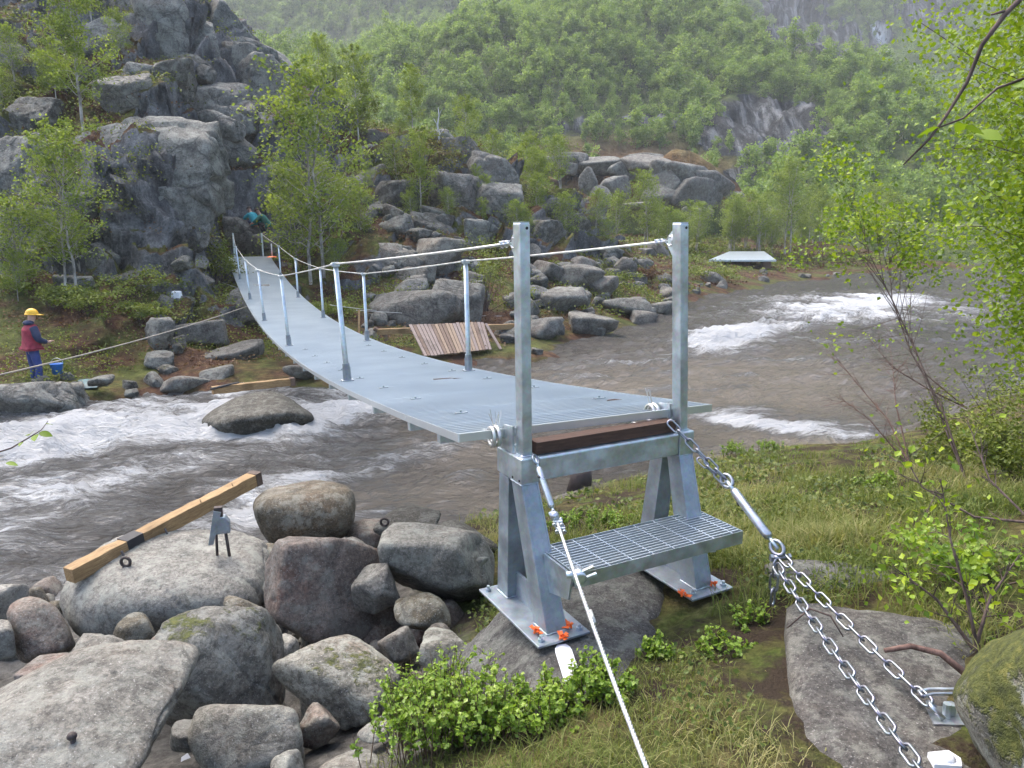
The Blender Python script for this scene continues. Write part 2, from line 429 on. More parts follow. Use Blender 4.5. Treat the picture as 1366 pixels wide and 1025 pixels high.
def leaf(name, a, b, c, trans=.35, rough=.55, fac_spec=.3):
    t = NT(name); f = t.attr('tint')
    col = t.ramp(f, [(0.0, a), (.5, b), (1.0, c)])
    t.fin(col, rough, None, None, fac_spec)
    tr = t.n('BsdfTranslucent'); t.set(tr.inputs[0], t.mix(1.0, col, (1.0, 1.0, .55), 'MULTIPLY'))
    mx = t.n('MixShader'); mx.inputs[0].default_value = trans
    t.t.links.new(t.b.outputs[0], mx.inputs[1]); t.t.links.new(tr.outputs[0], mx.inputs[2])
    t.t.links.new(mx.outputs[0], t.out.inputs[0])
    return t.m
M['leaf_birch'] = leaf('birch_leaf', (.10,.145,.025), (.20,.27,.045), (.36,.43,.09), .45)
M['leaf_near'] = leaf('near_birch_leaf', (.09,.16,.010), (.21,.32,.018), (.40,.49,.042), .42, .45, .35)
M['leaf_far'] = leaf('distant_birch_leaf', (.10,.165,.035), (.20,.295,.065), (.36,.46,.12), .45)
M['leaf_bilberry'] = leaf('bilberry_leaf', (.09,.16,.015), (.21,.33,.03), (.40,.50,.07), .4, .4, .5)
M['leaf_juniper'] = leaf('juniper_needle', (.06,.085,.014), (.15,.19,.025), (.26,.29,.05), .3)
M['leaf_heath'] = leaf('heath_sprig', (.06,.03,.018), (.11,.10,.02), (.20,.22,.035), .3)
M['leaf_herb'] = leaf('herb_leaf', (.05,.08,.015), (.12,.16,.03), (.24,.26,.06), .35, .5, .3)
M['grass'] = leaf('grass_blade', (.075,.115,.022), (.17,.205,.05), (.42,.37,.18), .4, .7, .2)
M['rusty_heath'] = leaf('rusty_heather', (.06,.026,.016), (.13,.065,.03), (.22,.14,.05), .2)

def water_mat():
    t = NT('river_water'); p = t.pos()
    fo = t.attr('foam'); br = t.attr('brown')
    cb = t.n('CombineXYZ'); t.set(cb.inputs[0], t.attr('fs')); t.set(cb.inputs[1], t.attr('ft')); fl = cb.outputs[0]
    n1 = t.noise(.55, 6, .72, t.scaled(fl, (1,2.6,1)), .5); n2 = t.noise(1.9, 6, .75, t.scaled(fl, (1,3.6,1)), .7); n3 = t.noise(7, 6, .8, t.scaled(fl, (1,2.6,1)), .4)
    deep = t.mix(br, (.072,.071,.070), (.34,.295,.235))  # silty brown, with the base colour lifted to stand in for sky glints
    f = t.math('ADD', fo, t.math('MULTIPLY', t.math('SUBTRACT', n1, .5), .55))
    f = t.math('ADD', f, t.math('MULTIPLY', t.math('SUBTRACT', n2, .5), 1.0))
    f = t.math('ADD', f, t.math('MULTIPLY', t.math('SUBTRACT', n3, .5), .8))
    fm = t.mapr(f, .34, .70)
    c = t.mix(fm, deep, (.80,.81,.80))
    c = t.mix(t.math('MULTIPLY', t.mapr(f, .18, .38), t.math('SUBTRACT', 1.0, fm)), c, (.24,.23,.21))
    h = t.math('ADD', t.math('MULTIPLY', n1, 1.1), t.math('ADD', t.math('MULTIPLY', n2, .6), t.math('MULTIPLY', n3, .34)))
    t.b.inputs['IOR'].default_value = 1.33
    return t.fin(c, t.mapr(fm, 0, 1, .09, .6), None, t.bump(h, 1.0, .75), .5)
M['water'] = water_mat()

def plain(name, col, rough=.6, metal=0.0, var=.25, sc=14):
    t = NT(name); p = t.n('TexCoord').outputs['Object']; n = t.noise(sc, 4, .6, p)
    c = t.mix(t.mapr(n, .3, .7), tuple(x*(1-var) for x in col), tuple(min(1, x*(1+var)) for x in col))
    return t.fin(c, rough, metal, t.bump(n, .2, .01))
M['red_cloth'] = plain('red_cloth', (.24,.022,.04), .8)
M['navy_cloth'] = plain('navy_cloth', (.018,.028,.07), .8)
M['blue_cloth'] = plain('blue_cloth', (.025,.045,.17), .8)
M['teal_cloth'] = plain('teal_cloth', (.02,.27,.32), .8)
M['green_cloth'] = plain('green_cloth', (.02,.13,.10), .8)
M['black_cloth'] = plain('black_cloth', (.015,.015,.018), .8)
M['skin'] = plain('skin', (.45,.27,.20), .55, 0, .08)
M['hair'] = plain('brown_hair', (.05,.03,.02), .7)
M['yellow_plastic'] = plain('yellow_plastic', (.75,.42,.015), .35, 0, .06)
M['orange_tape'] = plain('orange_tape', (.85,.16,.03), .5, 0, .12, 60)
M['orange_paint'] = plain('orange_paint', (.52,.13,.06), .7, 0, .3, 40)
M['white_plastic'] = plain('white_plastic', (.75,.76,.78), .45, 0, .08)
M['blue_plastic'] = plain('blue_plastic', (.015,.16,.55), .4, 0, .1)
M['teal_tarp'] = plain('teal_tarpaulin', (.02,.085,.10), .5, 0, .4, 6)
M['black_rubber'] = plain('black_rubber', (.02,.02,.022), .7)
M['ink'] = plain('ink', (.04,.04,.06), .7)
# ================================================================== terrain
class RBF:
    def __init__(s, pts):
        P = np.array(pts, float); s.c = P[:, :2]; n = len(P)
        D = np.linalg.norm(s.c[:, None] - s.c[None], axis=2)
        A = np.zeros((n+3, n+3)); A[:n, :n] = D - 0.02*np.eye(n); A[:n, n] = 1; A[:n, n+1:] = s.c; A[n:, :n] = A[:n, n:].T
        s.w = np.linalg.solve(A, np.concatenate([P[:, 2], np.zeros(3)])); s.n = n
    def __call__(s, x, y):
        x, y = np.asarray(x, float), np.asarray(y, float); r = s.w[s.n] + s.w[s.n+1]*x + s.w[s.n+2]*y
        for (cx, cy_), w in zip(s.c, s.w[:s.n]): r = r + w*np.sqrt((x-cx)**2 + (y-cy_)**2 + .03)
        return r
def water_z(x, y):
    s = .6*np.asarray(x) + .8*np.asarray(y); return .012*np.maximum(0, s-18)

near_pts = [(x, y, 0.02) for x, y in ((-9,6.6),(-5.8,7.4),(-4.8,7.2),(-3.6,8.1),(-2.1,8.9),(-.65,9.15),(.86,10.3),(3.6,12.0),(4.2,12.2),(5.5,12.3),(7.5,13.7),(9.8,15.5),(12.3,17),(18,20))]
near_pts += [(x-.3, y+1.3, -.75) for x, y, z in near_pts]
near_pts += [(0,0,2.1),(1.2,1.6,1.83),(1.4,1.1,1.8),(1.4,2.6,1.87),(.8,2.4,1.86),(2.1,2.7,1.95),(2.1,3.4,1.88),(.5,3.1,1.72),(.5,4.2,1.5),(-.6,3.6,1.0),(-.5,2.6,1.5),(-.1,2.3,1.78),(-1.5,2.2,1.2),(-2,3,.75),(-1.7,4,.5),
             (-2.6,5,.2),(-1,5.2,.5),(0,6.5,.75),(-4,4,.3),(-4.5,6,.15),(-6,5,.25),(-8,4.5,.3),(2,6,1.35),(3,8,1.0),(1.2,8.3,.62),(5,6,1.6),(5,9,.95),(7,10.5,.8),(8,7,1.7),
             (10,10,1.5),(13,13,1.4),(3,2.3,2.2),(3,0,2.5),(6,2,2.5),(-3,0,1.7),(-6,2,.8),(0,-3,2.3),(16,10,2.6),(-9,0,1.5),(6,-3,2.8),(-8,-3,1.8),(18,16,1.6)]
near_z = RBF(near_pts)

shore_far = [(-30,9.5),(-18,13.0),(-11.1,15.4),(-9.7,16.4),(-7.5,17.5),(-5.2,17.5),(-2.9,18.6),(-.5,21.9),(.9,21.6),(3.2,26.2),(7.6,33.2),(14.6,44.0),(22.5,52.0),(28,56.5),(40,62),(60,68),(90,76)]
far_pts = [(x, y, float(water_z(x, y)) + .12) for x, y in shore_far] + [(x+.7, y-1.6, float(water_z(x, y)) - .8) for x, y in shore_far]
for u, v, Y in ((0,470,18),(150,500,18.2),(80,440,19.5),(20,400,21),(150,420,20.5),(230,440,21),(200,480,19),(300,470,21.5),(330,430,24),(260,400,23.5),(60,350,23),(130,350,23.2),(200,345,23.8),(0,300,24.5),
                (110,200,26.0),(190,175,26.2),(260,230,27.5),(0,180,29),(60,130,30),(20,40,36),(130,150,29),(200,100,33),(250,0,40),(150,0,39),(0,-60,44),(290,0,42),(330,60,41.5),(300,130,36),(250,150,31.5),(320,220,33),(290,270,31.5),
                (340,350,31.5),(300,330,30.5),(385,350,31.5),(400,420,27),(380,440,24),(450,420,25),(390,115,41),(380,220,35.5),(420,300,33),(470,185,40),(470,260,35),(500,330,31),(520,390,27.5),(560,440,24.5),(560,175,41),(640,195,41),(570,260,37),(600,330,32.5),
                (620,400,28.5),(690,280,37.5),(660,330,34),(690,380,30),(740,400,30),(720,330,39),(760,265,44),(800,315,43),(790,370,35.5),(850,380,38.5),(840,345,46),(900,385,40),(930,355,52),(1000,352,57),(1000,370,50),(1100,345,64),(1080,360,58.5),(1200,345,72),(1300,350,74),(900,330,62)):
    far_pts.append(tuple(PY(u, v, Y)))
# the back of the crag, out of sight
far_pts += [(-30,30,8),(-40,24,8),(-45,40,18),(-25,50,16),(-18,54,12),(-12,54,6.5),(-3,54,5),(4,56,3.5),(-28,62,12),(-10,66,4),(8,66,3.2),(22,70,3.2),(42,78,3.4),(64,86,4),(-40,70,12),(0,84,4),(30,88,4.5),(-36,18,3.5),(-24,16.5,1.8)]
far_z = RBF(far_pts)

# ---- the mountain: a wooded spur with farther slopes behind it
def mount_z(x, y):
    x, y = np.asarray(x, float), np.asarray(y, float)
    n = fbm(x/34., y/34., o=5); n2 = fbm(x/9.+5, y/9., o=3)
    toe = 98 + 9*perlin(x/45.+3, x*0+.5)
    up = .66*(y - toe) + 5*n
    ridge = 62 - .36*np.maximum(0, 8-x) - .80*np.maximum(0, x-46) + 5*n - .35*np.maximum(0, y-210)
    spur = -8*np.log(np.exp(-np.clip(up, -60, 200)/8.) + np.exp(-np.clip(ridge, -60, 200)/8.))
    far = 1.0*(y - 240 - .12*np.abs(x-40)) + 16*fbm(x/70.+9, y/70., o=4) + 4*n2
    floor = 3.6 + .02*np.maximum(0, y-60) + 1.2*n + .35*n2
    z = np.maximum(np.maximum(spur + 1.2*n2, far), floor)
    # rocky heath knoll on the valley floor
    kn = 6.0*np.exp(-(((x-12)/17.)**2 + ((y-80)/7.5)**2)) + 2.6*np.exp(-(((x-22)/7.)**2 + ((y-76)/5.)**2)) + 2.6*np.exp(-(((x-2)/7.)**2 + ((y-78)/6.)**2))
    return z + kn*(1+.25*n2)
CLIFFS = [(1015,172,100,46,1.0),(880,160,70,16,.6),(1060,25,60,45,.95),(1240,18,60,28,.9),(1120,55,50,36,.75),(990,235,36,20,.7),(770,168,60,18,.5),(1200,165,30,16,.5),(330,55,28,22,.6),(760,235,38,22,.45),(960,30,20,10,.4),(1176,58,16,34,1.0),(460,60,50,16,.35),(640,150,30,12,.3)]

def polar_grid(t0, t1, nt, r0, r1, nr):
    th = np.linspace(R(t0), R(t1), nt); rr = np.exp(np.linspace(math.log(r0), math.log(r1), nr))
    T, RR = np.meshgrid(th, rr); return RR*np.sin(T), RR*np.cos(T)
def grid_faces(nr, nt):
    i = np.arange(nr-1)[:, None]*nt + np.arange(nt-1)[None]
    return np.stack([i, i+1, i+1+nt, i+nt], -1).reshape(-1, 4)

# ---- near bank
gx = np.arange(-10, 19.01, .075); gy = np.arange(-3.5, 19, .075)
X, Y = np.meshgrid(gx, gy)
Z = near_z(X, Y) + .05*fbm(X*1.3, Y*1.3, o=4) + .025*fbm(X*6, Y*6, o=3)
rocky = sstep(.1, -.5, X + .25*(Y-4)) * sstep(1.55, 1.25, Z) + sstep(.30, .12, Z)
Zn_grid = Z
nb = obj('near_bank', new_mesh('near_bank', np.stack([X, Y, Z], -1).reshape(-1, 3), grid_faces(*X.shape), True, attrs={'rocky': np.clip(rocky, 0, 1).ravel()}), M['bank'])
tag(nb, kind='structure')

# ---- far bank with its crag: sheared into tilted blocks
X, Y = polar_grid(-47, 47, 520, 12.5, 102, 470)
Z = far_z(X, Y)
e = .25
sl = np.hypot(far_z(X+e, Y)-far_z(X-e, Y), far_z(X, Y+e)-far_z(X, Y-e))/(2*e)
Zw = water_z(X, Y)
steep = sstep(.28, .8, sl) * sstep(.2, 1.2, Z-Zw) * sstep(75, 55, Y)
V = np.stack([X, Y, Z], -1).reshape(-1, 3); st = steep.ravel()
rs = np.random.RandomState(3)
def blocks(V, cell, amp, tilt, seed):
    rs = np.random.RandomState(seed)
    q = V/np.array(cell); q = q + .35*np.stack([perlin(q[:,0]*.7, q[:,1]*.7, q[:,2]*.7+k*9) for k in range(3)], -1)
    lo, hi = np.floor(q.min(0)).astype(int), np.ceil(q.max(0)).astype(int)
    base = np.floor(q).astype(int); best = np.full(len(q), 1e9); bid = np.zeros((len(q), 3), int); bs = np.zeros((len(q), 3)); 
    def h(i, k): return np.modf(np.abs(np.sin(i[:,0]*127.1 + i[:,1]*311.7 + i[:,2]*74.7 + k*53.3 + seed)*43758.5453))[0]
    for dx in (-1,0,1):
        for dy in (-1,0,1):
            for dz in (-1,0,1):
                i = base + np.array([dx,dy,dz]); s = i + np.stack([h(i,1), h(i,2), h(i,3)], -1)
                d = ((q-s)**2).sum(1); m = d < best
                best[m] = d[m]; bid[m] = i[m]; bs[m] = s[m]
    t = np.stack([h(bid,5)-.5, h(bid,6)-.5, h(bid,7)-.5], -1)
    return amp*(h(bid, 4)-.5)*2 + tilt*((q-bs)*np.array(cell)*t*2).sum(1)
act = st > .02
VA = V[act]
d1 = blocks(VA, (3.0,3.0,2.2), .55, .45, 1); d2 = blocks(VA, (1.2,1.2,.9), .2, .5, 2); d3 = .16*fbm(VA[:,0]*1.6, VA[:,1]*1.6, VA[:,2]*1.6, 4)
gxn = (far_z(VA[:,0]+e, VA[:,1]) - far_z(VA[:,0]-e, VA[:,1]))/(2*e); gyn = (far_z(VA[:,0], VA[:,1]+e) - far_z(VA[:,0], VA[:,1]-e))/(2*e)
N = np.stack([-gxn, -gyn, np.ones(len(VA))*.9], -1); N /= np.linalg.norm(N, axis=1)[:, None]
V[act] += N*((d1+d2+d3)*st[act])[:, None]
V[:, 2] += .10*fbm(V[:,0]*.8, V[:,1]*.8, o=4)*sstep(0., .5, (Z-Zw).ravel())
pu, pv = to_px(V)
# the landing under the far end of the bridge stays clear
_bx, _by, _bw = .484, 4.037, R(23.183)
_c = (V[:,0]-_bx)*math.cos(_bw) + (V[:,1]-_by)*math.sin(_bw); _a = -(V[:,0]-_bx)*math.sin(_bw) + (V[:,1]-_by)*math.cos(_bw)
_t = np.clip(_a/28.57, 0, 1); _dz = -1.044 + EYE - 4*.972*_t*(1-_t) - .45
_k = sstep(2.0, 1.3, np.abs(_c))*sstep(29.3, 28.9, _a)
V[:, 2] = np.where(V[:, 2] > _dz, V[:, 2]*(1-_k) + _dz*_k, V[:, 2])
_k2 = sstep(2.6, 1.6, np.abs(_c))*sstep(28.6, 29.2, _a)*sstep(32.2, 30.8, _a); _lz = -1.044 + EYE - .05
V[:, 2] = V[:, 2]*(1-_k2) + _lz*_k2
veg = np.zeros(len(V))
for u, v, a, b, w in ((110,150,90,60,.5),(120,430,140,60,.6),(285,250,22,60,.5),(570,240,60,60,.55),(960,370,200,30,.7),(640,370,40,60,.35),(480,170,60,30,.4),(70,100,70,60,.3),(430,330,50,60,.3),(830,360,90,20,.4),(190,230,70,60,-.5),(320,60,60,60,-.35),(560,380,60,40,-.3),(20,240,40,50,-.3),(330,330,60,40,-.2)):
    veg += w*np.exp(-(((pu-u)/a)**2 + ((pv-v)/b)**2))
fb = obj('far_bank', new_mesh('far_bank', V, grid_faces(*X.shape), True, attrs={'veg': veg}), M['far_bank'])
tag(fb, kind='structure')
FB_V = V.reshape(*X.shape, 3)

# ---- valley floor and mountain
X, Y = polar_grid(-52, 52, 400, 60, 620, 310)
Z = mount_z(X, Y) - 5.5*sstep(88, 76, np.hypot(X, Y))*sstep(12, 6, mount_z(X, Y)) - 14*sstep(72, 62, np.hypot(X, Y))
V = np.stack([X, Y, Z], -1).reshape(-1, 3)
pu, pv = to_px(V); rock = np.zeros(len(V)); 
for u, v, a, b, w in CLIFFS: rock = np.maximum(rock, w*np.exp(-((((pu-u)/a)**2 + ((pv-v)/b)**2)**2)))
heath = np.exp(-((((pu-825)/165)**2 + ((pv-232)/50)**2)**2)) + np.exp(-((((pu-990)/40)**2 + ((pv-258)/22)**2)**2)) + .5*np.exp(-((((pu-1150)/40)**2 + ((pv-88)/20)**2)**2))
fall = np.zeros(len(V))
fx = [(1163,28),(1172,45),(1180,58),(1185,80)]
for (a, b), (c, d) in zip(fx[:-1], fx[1:]):
    t = np.clip(((pu-a)*(c-a) + (pv-b)*(d-b))/((c-a)**2 + (d-b)**2), 0, 1)
    fall = np.maximum(fall, sstep(5.5, 2.0, np.hypot(pu-a-t*(c-a), pv-b-t*(d-b))))
# steepen the crags: pull the surface back into near-vertical faces
V[:, 1] += 9*sstep(.3, .8, rock)*perlin(V[:,0]/5., V[:,2]/9.)*sstep(120, 150, V[:,1]) - 0
V[:, 2] += 1.6*rock*fbm(V[:,0]/3., V[:,1]/3., o=3)
MT_rock, MT_heath = rock, heath
mt = obj('mountain', new_mesh('mountain', V, grid_faces(*X.shape), True, attrs={'rock': rock, 'heath': np.clip(heath, 0, 1), 'fall': fall}), M['mountain'])
tag(mt, kind='structure')
MT_V = V

# ---- ground queries (real built surfaces)
def kd_of(V):
    k = kdtree.KDTree(len(V))
    for i, p in enumerate(V): k.insert((p[0], p[1], 0), i)
    k.balance(); return k
_fbk = kd_of(FB_V.reshape(-1, 3)[::1]); _FB = FB_V.reshape(-1, 3)
def fz(x, y):
    r = _fbk.find_n((x, y, 0), 3); return float(np.mean([_FB[i][2] for _, i, _ in r]))
_gx0, _gy0 = gx[0], gy[0]
def nz(x, y):
    i = min(max((x-_gx0)/.075, 0), len(gx)-1.001); j = min(max((y-_gy0)/.075, 0), len(gy)-1.001)
    a, b = int(i), int(j); s, t = i-a, j-b
    Q = Zn_grid; return float((Q[b,a]*(1-s)+Q[b,a+1]*s)*(1-t) + (Q[b+1,a]*(1-s)+Q[b+1,a+1]*s)*t)
def in_corridor(p):
    c = (p[0]-_bx)*math.cos(_bw) + (p[1]-_by)*math.sin(_bw); a = -(p[0]-_bx)*math.sin(_bw) + (p[1]-_by)*math.cos(_bw)
    return abs(c) < 2.2 and 15 < a < 31.5
def hit_far(u, v, y0=14.0, y1=92.0):
    r = ray(u, v); r = r/r[1]; ys = np.arange(y0, y1, .12); zs = r[2]*ys + EYE
    g = far_z(r[0]*ys, ys); k = np.argmax(zs <= g)
    Yh = ys[k] if (zs <= g).any() else y1-1
    p = r*Yh + np.array([0, 0, EYE]); return p
def hit_near(u, v, y0=1.0):
    r = ray(u, v); r = r/r[1]; ys = np.arange(y0, 19, .04); zs = r[2]*ys + EYE; g = near_z(r[0]*ys, ys); k = np.argmax(zs <= g)
    return r*ys[k] + np.array([0, 0, EYE])

# ================================================================== river
X, Y = polar_grid(-56, 56, 560, 5.2, 95, 400)
# flow coordinates: the stream comes from behind on the right and leaves to the left
ang = np.radians(216) - np.radians(22)*sstep(44, 26, Y) - np.radians(12)*sstep(24, 9, Y)*sstep(14, -2, X)
ca, sa = np.cos(ang), np.sin(ang)
S_ = X*ca + Y*sa; T_ = -X*sa + Y*ca
wx = .6*fbm(X*.35, Y*.35, o=3); wy = .6*fbm(X*.35+7, Y*.35+3, o=3)
foam = np.zeros_like(X); rough_ = np.zeros_like(X)
zw = water_z(X, Y)
pu, pv = to_px(np.stack([X, Y, zw], -1))
def gs(u, v, a, b, w, rot=0.0):
    c, s = math.cos(R(rot)), math.sin(R(rot)); du, dv = pu-u, pv-v
    p, q = du*c + dv*s, -du*s + dv*c
    return w*np.exp(-((p/a)**2 + (q/b)**2))
for g in ((1090,412,125,12,.52,-3),(1000,443,75,10,.62,-5),(1150,425,90,10,.4,-3),(955,458,40,10,.4,0),(1040,398,60,6,.3,0),(1050,568,110,14,.66,5),(985,558,50,8,.4,5),(960,470,60,5,.3,0),(1185,402,60,8,.5,0),(965,455,55,10,.45,0),(880,482,80,4,.35,-3),(1050,482,100,4,.28,0),(990,502,120,3.5,.24,2),(900,522,70,3.5,.25,-2),(1120,455,80,4,.3,0),(800,505,80,4,.25,-3),(350,578,90,8,.55,0),(275,560,20,14,.5,0),(420,562,40,10,.4,-10),(985,562,50,7,.3,4),(1150,580,60,6,.25,0),
          (130,575,170,24,.42,-8),(40,600,80,14,.35,-10),(430,556,120,11,.5,-7),(300,540,40,14,.4,-40),(490,520,60,10,.35,-12),(560,490,50,6,.25,-8),(770,487,100,7,.3,-6),(700,520,70,7,.18,0),
          (110,650,130,12,.28,-12),(330,680,34,26,.5,0),(480,630,110,10,.22,-15),(600,600,90,8,.25,-14),(620,640,30,6,.2,-10),(30,700,70,10,.2,-20),(200,620,150,8,.22,-8),(20,650,60,8,.25,-10),(880,470,60,8,.2,-5),(1200,395,40,6,.3,0),(1300,420,60,14,.3,0),(940,600,50,6,.2,0)):
    foam += gs(*g); 
turb = (.6 + .5*np.clip(foam*2.2, 0, 1))*(1 - .6*sstep(860, 960, pu)*sstep(520, 550, pv))
w1 = fbm((S_+wx)*.55, (T_+wy)*1.25, o=4); w2 = fbm((S_+wx)*1.7+9, (T_+wy)*3.4, o=3); w4 = fbm((S_+wx)*4.2+3, (T_+wy)*8.0, o=2); w3 = 1-np.abs(fbm((S_+wx)*.5+4, (T_+wy)*1.9, o=3))*1.6
Z = zw + turb*(.20*w1 + .075*w2 + .04*w3 + .025*w4) + .05*np.clip(foam, 0, 1.1)*(.5+w2*1.2+w4)
Z *= 1
foam = 1.15*foam + .22*np.clip(w1, -1, 1) + .14*np.clip(w3-.55, -1, 1) - .02
near_left = sstep(640, 350, pu)*sstep(470, 540, pv)
foam = foam + .29*near_left + .06 + .05*sstep(470, 520, pv)*sstep(700, 500, pu)
brown = np.clip(gs(1000,520,240,60,.9) + gs(560,670,160,40,.8) + gs(620,600,120,30,.5) + gs(1050,600,150,20,.7) + gs(750,510,120,20,.4) + .25, 0, 1)  # brown silt areas; their paler base also paints in missing sky reflection
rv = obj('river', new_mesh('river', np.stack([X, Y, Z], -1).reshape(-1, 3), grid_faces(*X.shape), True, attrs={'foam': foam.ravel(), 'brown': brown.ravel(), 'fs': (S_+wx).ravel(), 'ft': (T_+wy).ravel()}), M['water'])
tag(rv, kind='structure')
# ================================================================== rocks
import bmesh
_ico = {}
def ico(sub):
    if sub not in _ico:
        bm = bmesh.new(); bmesh.ops.create_icosphere(bm, subdivisions=sub, radius=1.0)
        _ico[sub] = (np.array([v.co[:] for v in bm.verts]), np.array([[v.index for v in f.verts] for f in bm.faces])); bm.free()
    return _ico[sub]
def rock_shape(seed, sub=4, planes=14, p=12.0, amp=.05, size=(1,1,1), flat=0.0, hmin=.62):
    """a stone: unit directions cut by random planes (p-norm keeps edges as sharp as p), then weathered"""
    rs = np.random.RandomState(seed); d, F = ico(sub)
    n = rs.normal(size=(planes, 3)); n /= np.linalg.norm(n, axis=1)[:, None]; h = rs.uniform(hmin, 1.0, planes)
    if flat: n = np.vstack([n, [[0,0,1], [0,0,-1]]]); h = np.concatenate([h, [1-flat, 1-flat]])
    n = np.vstack([n, [[1,0,0],[-1,0,0],[0,1,0],[0,-1,0],[0,0,1],[0,0,-1]]]); h = np.concatenate([h, np.ones(6)])
    g = np.maximum(d @ n.T, 0)/h; r = (g**p).sum(1)**(-1/p)
    V = d*r[:, None]; V /= np.abs(V).max(0); o = rs.uniform(0, 90, 3)
    W = V*np.array(size)/max(size)
    nn = fbm(W[:,0]*1.6+o[0], W[:,1]*1.6+o[1], W[:,2]*1.6+o[2], 3); n2 = fbm(W[:,0]*7+o[0], W[:,1]*7+o[1], W[:,2]*7+o[2], 3)
    cr = np.abs(perlin(W[:,0]*1.3+o[1], W[:,1]*1.3+o[2], W[:,2]*1.3+o[0]))
    n3 = fbm(W[:,0]*22+o[0], W[:,1]*22+o[1], W[:,2]*22+o[2], 2) if sub > 4 else 0
    V = V*(1 + amp*nn + amp*.28*n2 + .006*n3 - amp*(.9 if p < 15 else 1.6)*sstep(.045, .0, cr))[:, None]
    return V*np.array(size), F
def rock_obj(name, seed, loc, size, mat, rot=(0,0,0), sub=4, planes=14, p=12., amp=.05, flat=0., parent=None, hmin=.62):
    V, F = rock_shape(seed, sub, planes, p, amp, size, flat, hmin)
    return obj(name, new_mesh(name, V, F, True), M[mat], parent, loc, rot)
def boulder(u0, u1, v0, v1, Yc, seed, mat, label, rot=0., dr=.85, p=9., planes=12, amp=.045, flat=0., sub=5, name='boulder', group=None, hmin=.62, tilt=0.0, sink=0.0):
    e_ = .035*(u1-u0); u0, u1, v0 = u0-e_, u1+e_, v0-e_*.6
    um, vm = (u0+u1)/2, (v0+v1)/2; c = PY(um, vm, Yc); D = np.linalg.norm(c - np.array([0,0,EYE]))
    w = (u1-u0)*D/FPX/2; dep = w*dr; hh = (v1-v0)*D/FPX/2*.8; uc, vc = um, vm
    V0, F = rock_shape(seed, sub, planes, p, amp, (1, 1, 1), flat, hmin); Rm = np.array((Matrix.Rotation(rot, 3, 'Z') @ Matrix.Rotation(tilt, 3, 'X')))
    for it in range(6):        # settle the stone's real size from how wide and high it stands
        c = PY(uc, vc, Yc); V = (V0*np.array([w, dep, hh])) @ Rm.T; pu, pv = to_px(V + c)
        w *= (u1-u0)/(pu.max()-pu.min()); dep = w*dr; hh *= np.clip(((v1-v0)/(pv.max()-pv.min()))**1.5, .6, 1.6); hh = float(np.clip(hh, .3*w, 1.1*w))
        uc += um - (pu.max()+pu.min())/2; vc += v0 - pv.min() if it > 2 else vm - (pv.max()+pv.min())/2
    V, F = rock_shape(seed, sub, planes, p, amp, (w, dep, hh), flat, hmin)
    o = obj(name, new_mesh(name, V, F, True), M[mat], None, (c[0], c[1], c[2]-sink), (tilt, 0, rot))
    return tag(o, label, 'boulder', group)
B = boulder
B(-150,252,858,1150,2.95,11,'rock','huge pale grey flat-topped boulder with rusty bolt set in it',0.2,.95,10,10,.03,.1,6,tilt=.12,hmin=.72)
B(192,376,812,980,4.1,12,'rock_moss','large blocky grey boulder with moss patches on its river-facing corner side',.3,.85,14,12,.035,.1,6)
B(366,528,848,975,4.2,13,'rock_moss','dark moss-blotched boulder beside the bilberry bushes',-.3,.8,14,12,.04,0,5)
B(255,402,942,1060,3.55,14,'rock','smooth grey boulder wedged below the mossy boulders with white scrap beside it',.5,.9,10,12,.035,0,5)
B(88,352,713,872,5.9,15,'rock_pale','broad pale granite boulder with iron ring bolt under the squared timber',.15,.8,4,9,.03,0,6,hmin=.85)
B(342,470,643,742,7.3,16,'rock_brown','big round olive-grey boulder standing at the edge of the water',.2,.95,6,9,.03,0,5,hmin=.75)
B(358,528,718,880,5.5,17,'rock_pink','reddish angular boulder split by a slanting pale crack',.6,.8,34,8,.03,0,5)
B(508,655,700,803,5.7,18,'rock','wide grey boulder leaning against the left foot of the trestle',-.1,.9,30,10,.04,0,5)
B(12,98,798,885,5.25,19,'rock_pink','upright pale pinkish boulder at the water beside the huge flat-topped one',.1,.9,9,10,.03,0,5)
B(152,206,818,872,5.05,20,'rock_brown','small brown egg-shaped stone in front of the broad pale boulder',.3,.9,8,9,.04,0,4)
B(186,305,816,890,4.75,21,'rock_pink','tan stone tucked behind the large blocky mossy boulder',.3,.9,12,10,.04,0,5)
B(300,360,796,845,5.2,22,'rock_brown','rounded olive stone between the pale and the reddish boulders',.3,.9,7,10,.04,0,4)
B(322,388,726,785,6.5,23,'rock_brown','olive pointed stone at the corner of the broad pale boulder',.8,.9,14,8,.04,0,4)
B(378,442,728,782,6.4,24,'rock_pale','whitish stone below the round olive-grey boulder',.3,.9,9,10,.04,0,4)
B(338,392,768,808,5.9,25,'rock','little grey stone between the whitish and olive stones',.3,.9,9,10,.05,0,4)
B(470,532,752,858,5.2,26,'rock','grey slab-sided stone leaning on the reddish boulder',-.4,.7,20,9,.04,0,5)
B(528,600,792,842,5.0,27,'rock_brown','small dark grey stone beneath the wide grey boulder',.2,.9,10,10,.05,0,4)
B(462,518,693,735,7.3,28,'rock_pink','pale pinkish stone holding an iron ring at the waterline',.4,.9,9,10,.04,0,4)
B(500,585,676,722,7.0,29,'rock_wet','dark wet stone at the waterline behind the wide grey boulder',.1,.9,16,9,.05,0,4)
B(575,665,696,735,6.6,30,'rock_wet','low dark stone behind the left leg of the trestle',.7,.9,16,9,.05,0,4)
B(-40,20,828,890,5.0,31,'rock','grey stone cut by the picture edge beside the pinkish upright boulder' if False else 'grey stone squeezed against the pinkish upright boulder',.7,.9,10,9,.05,0,4)
B(418,505,1000,1060,3.15,32,'rock','half-buried grey stone in the dry grass',.7,.9,10,9,.05,0,4)
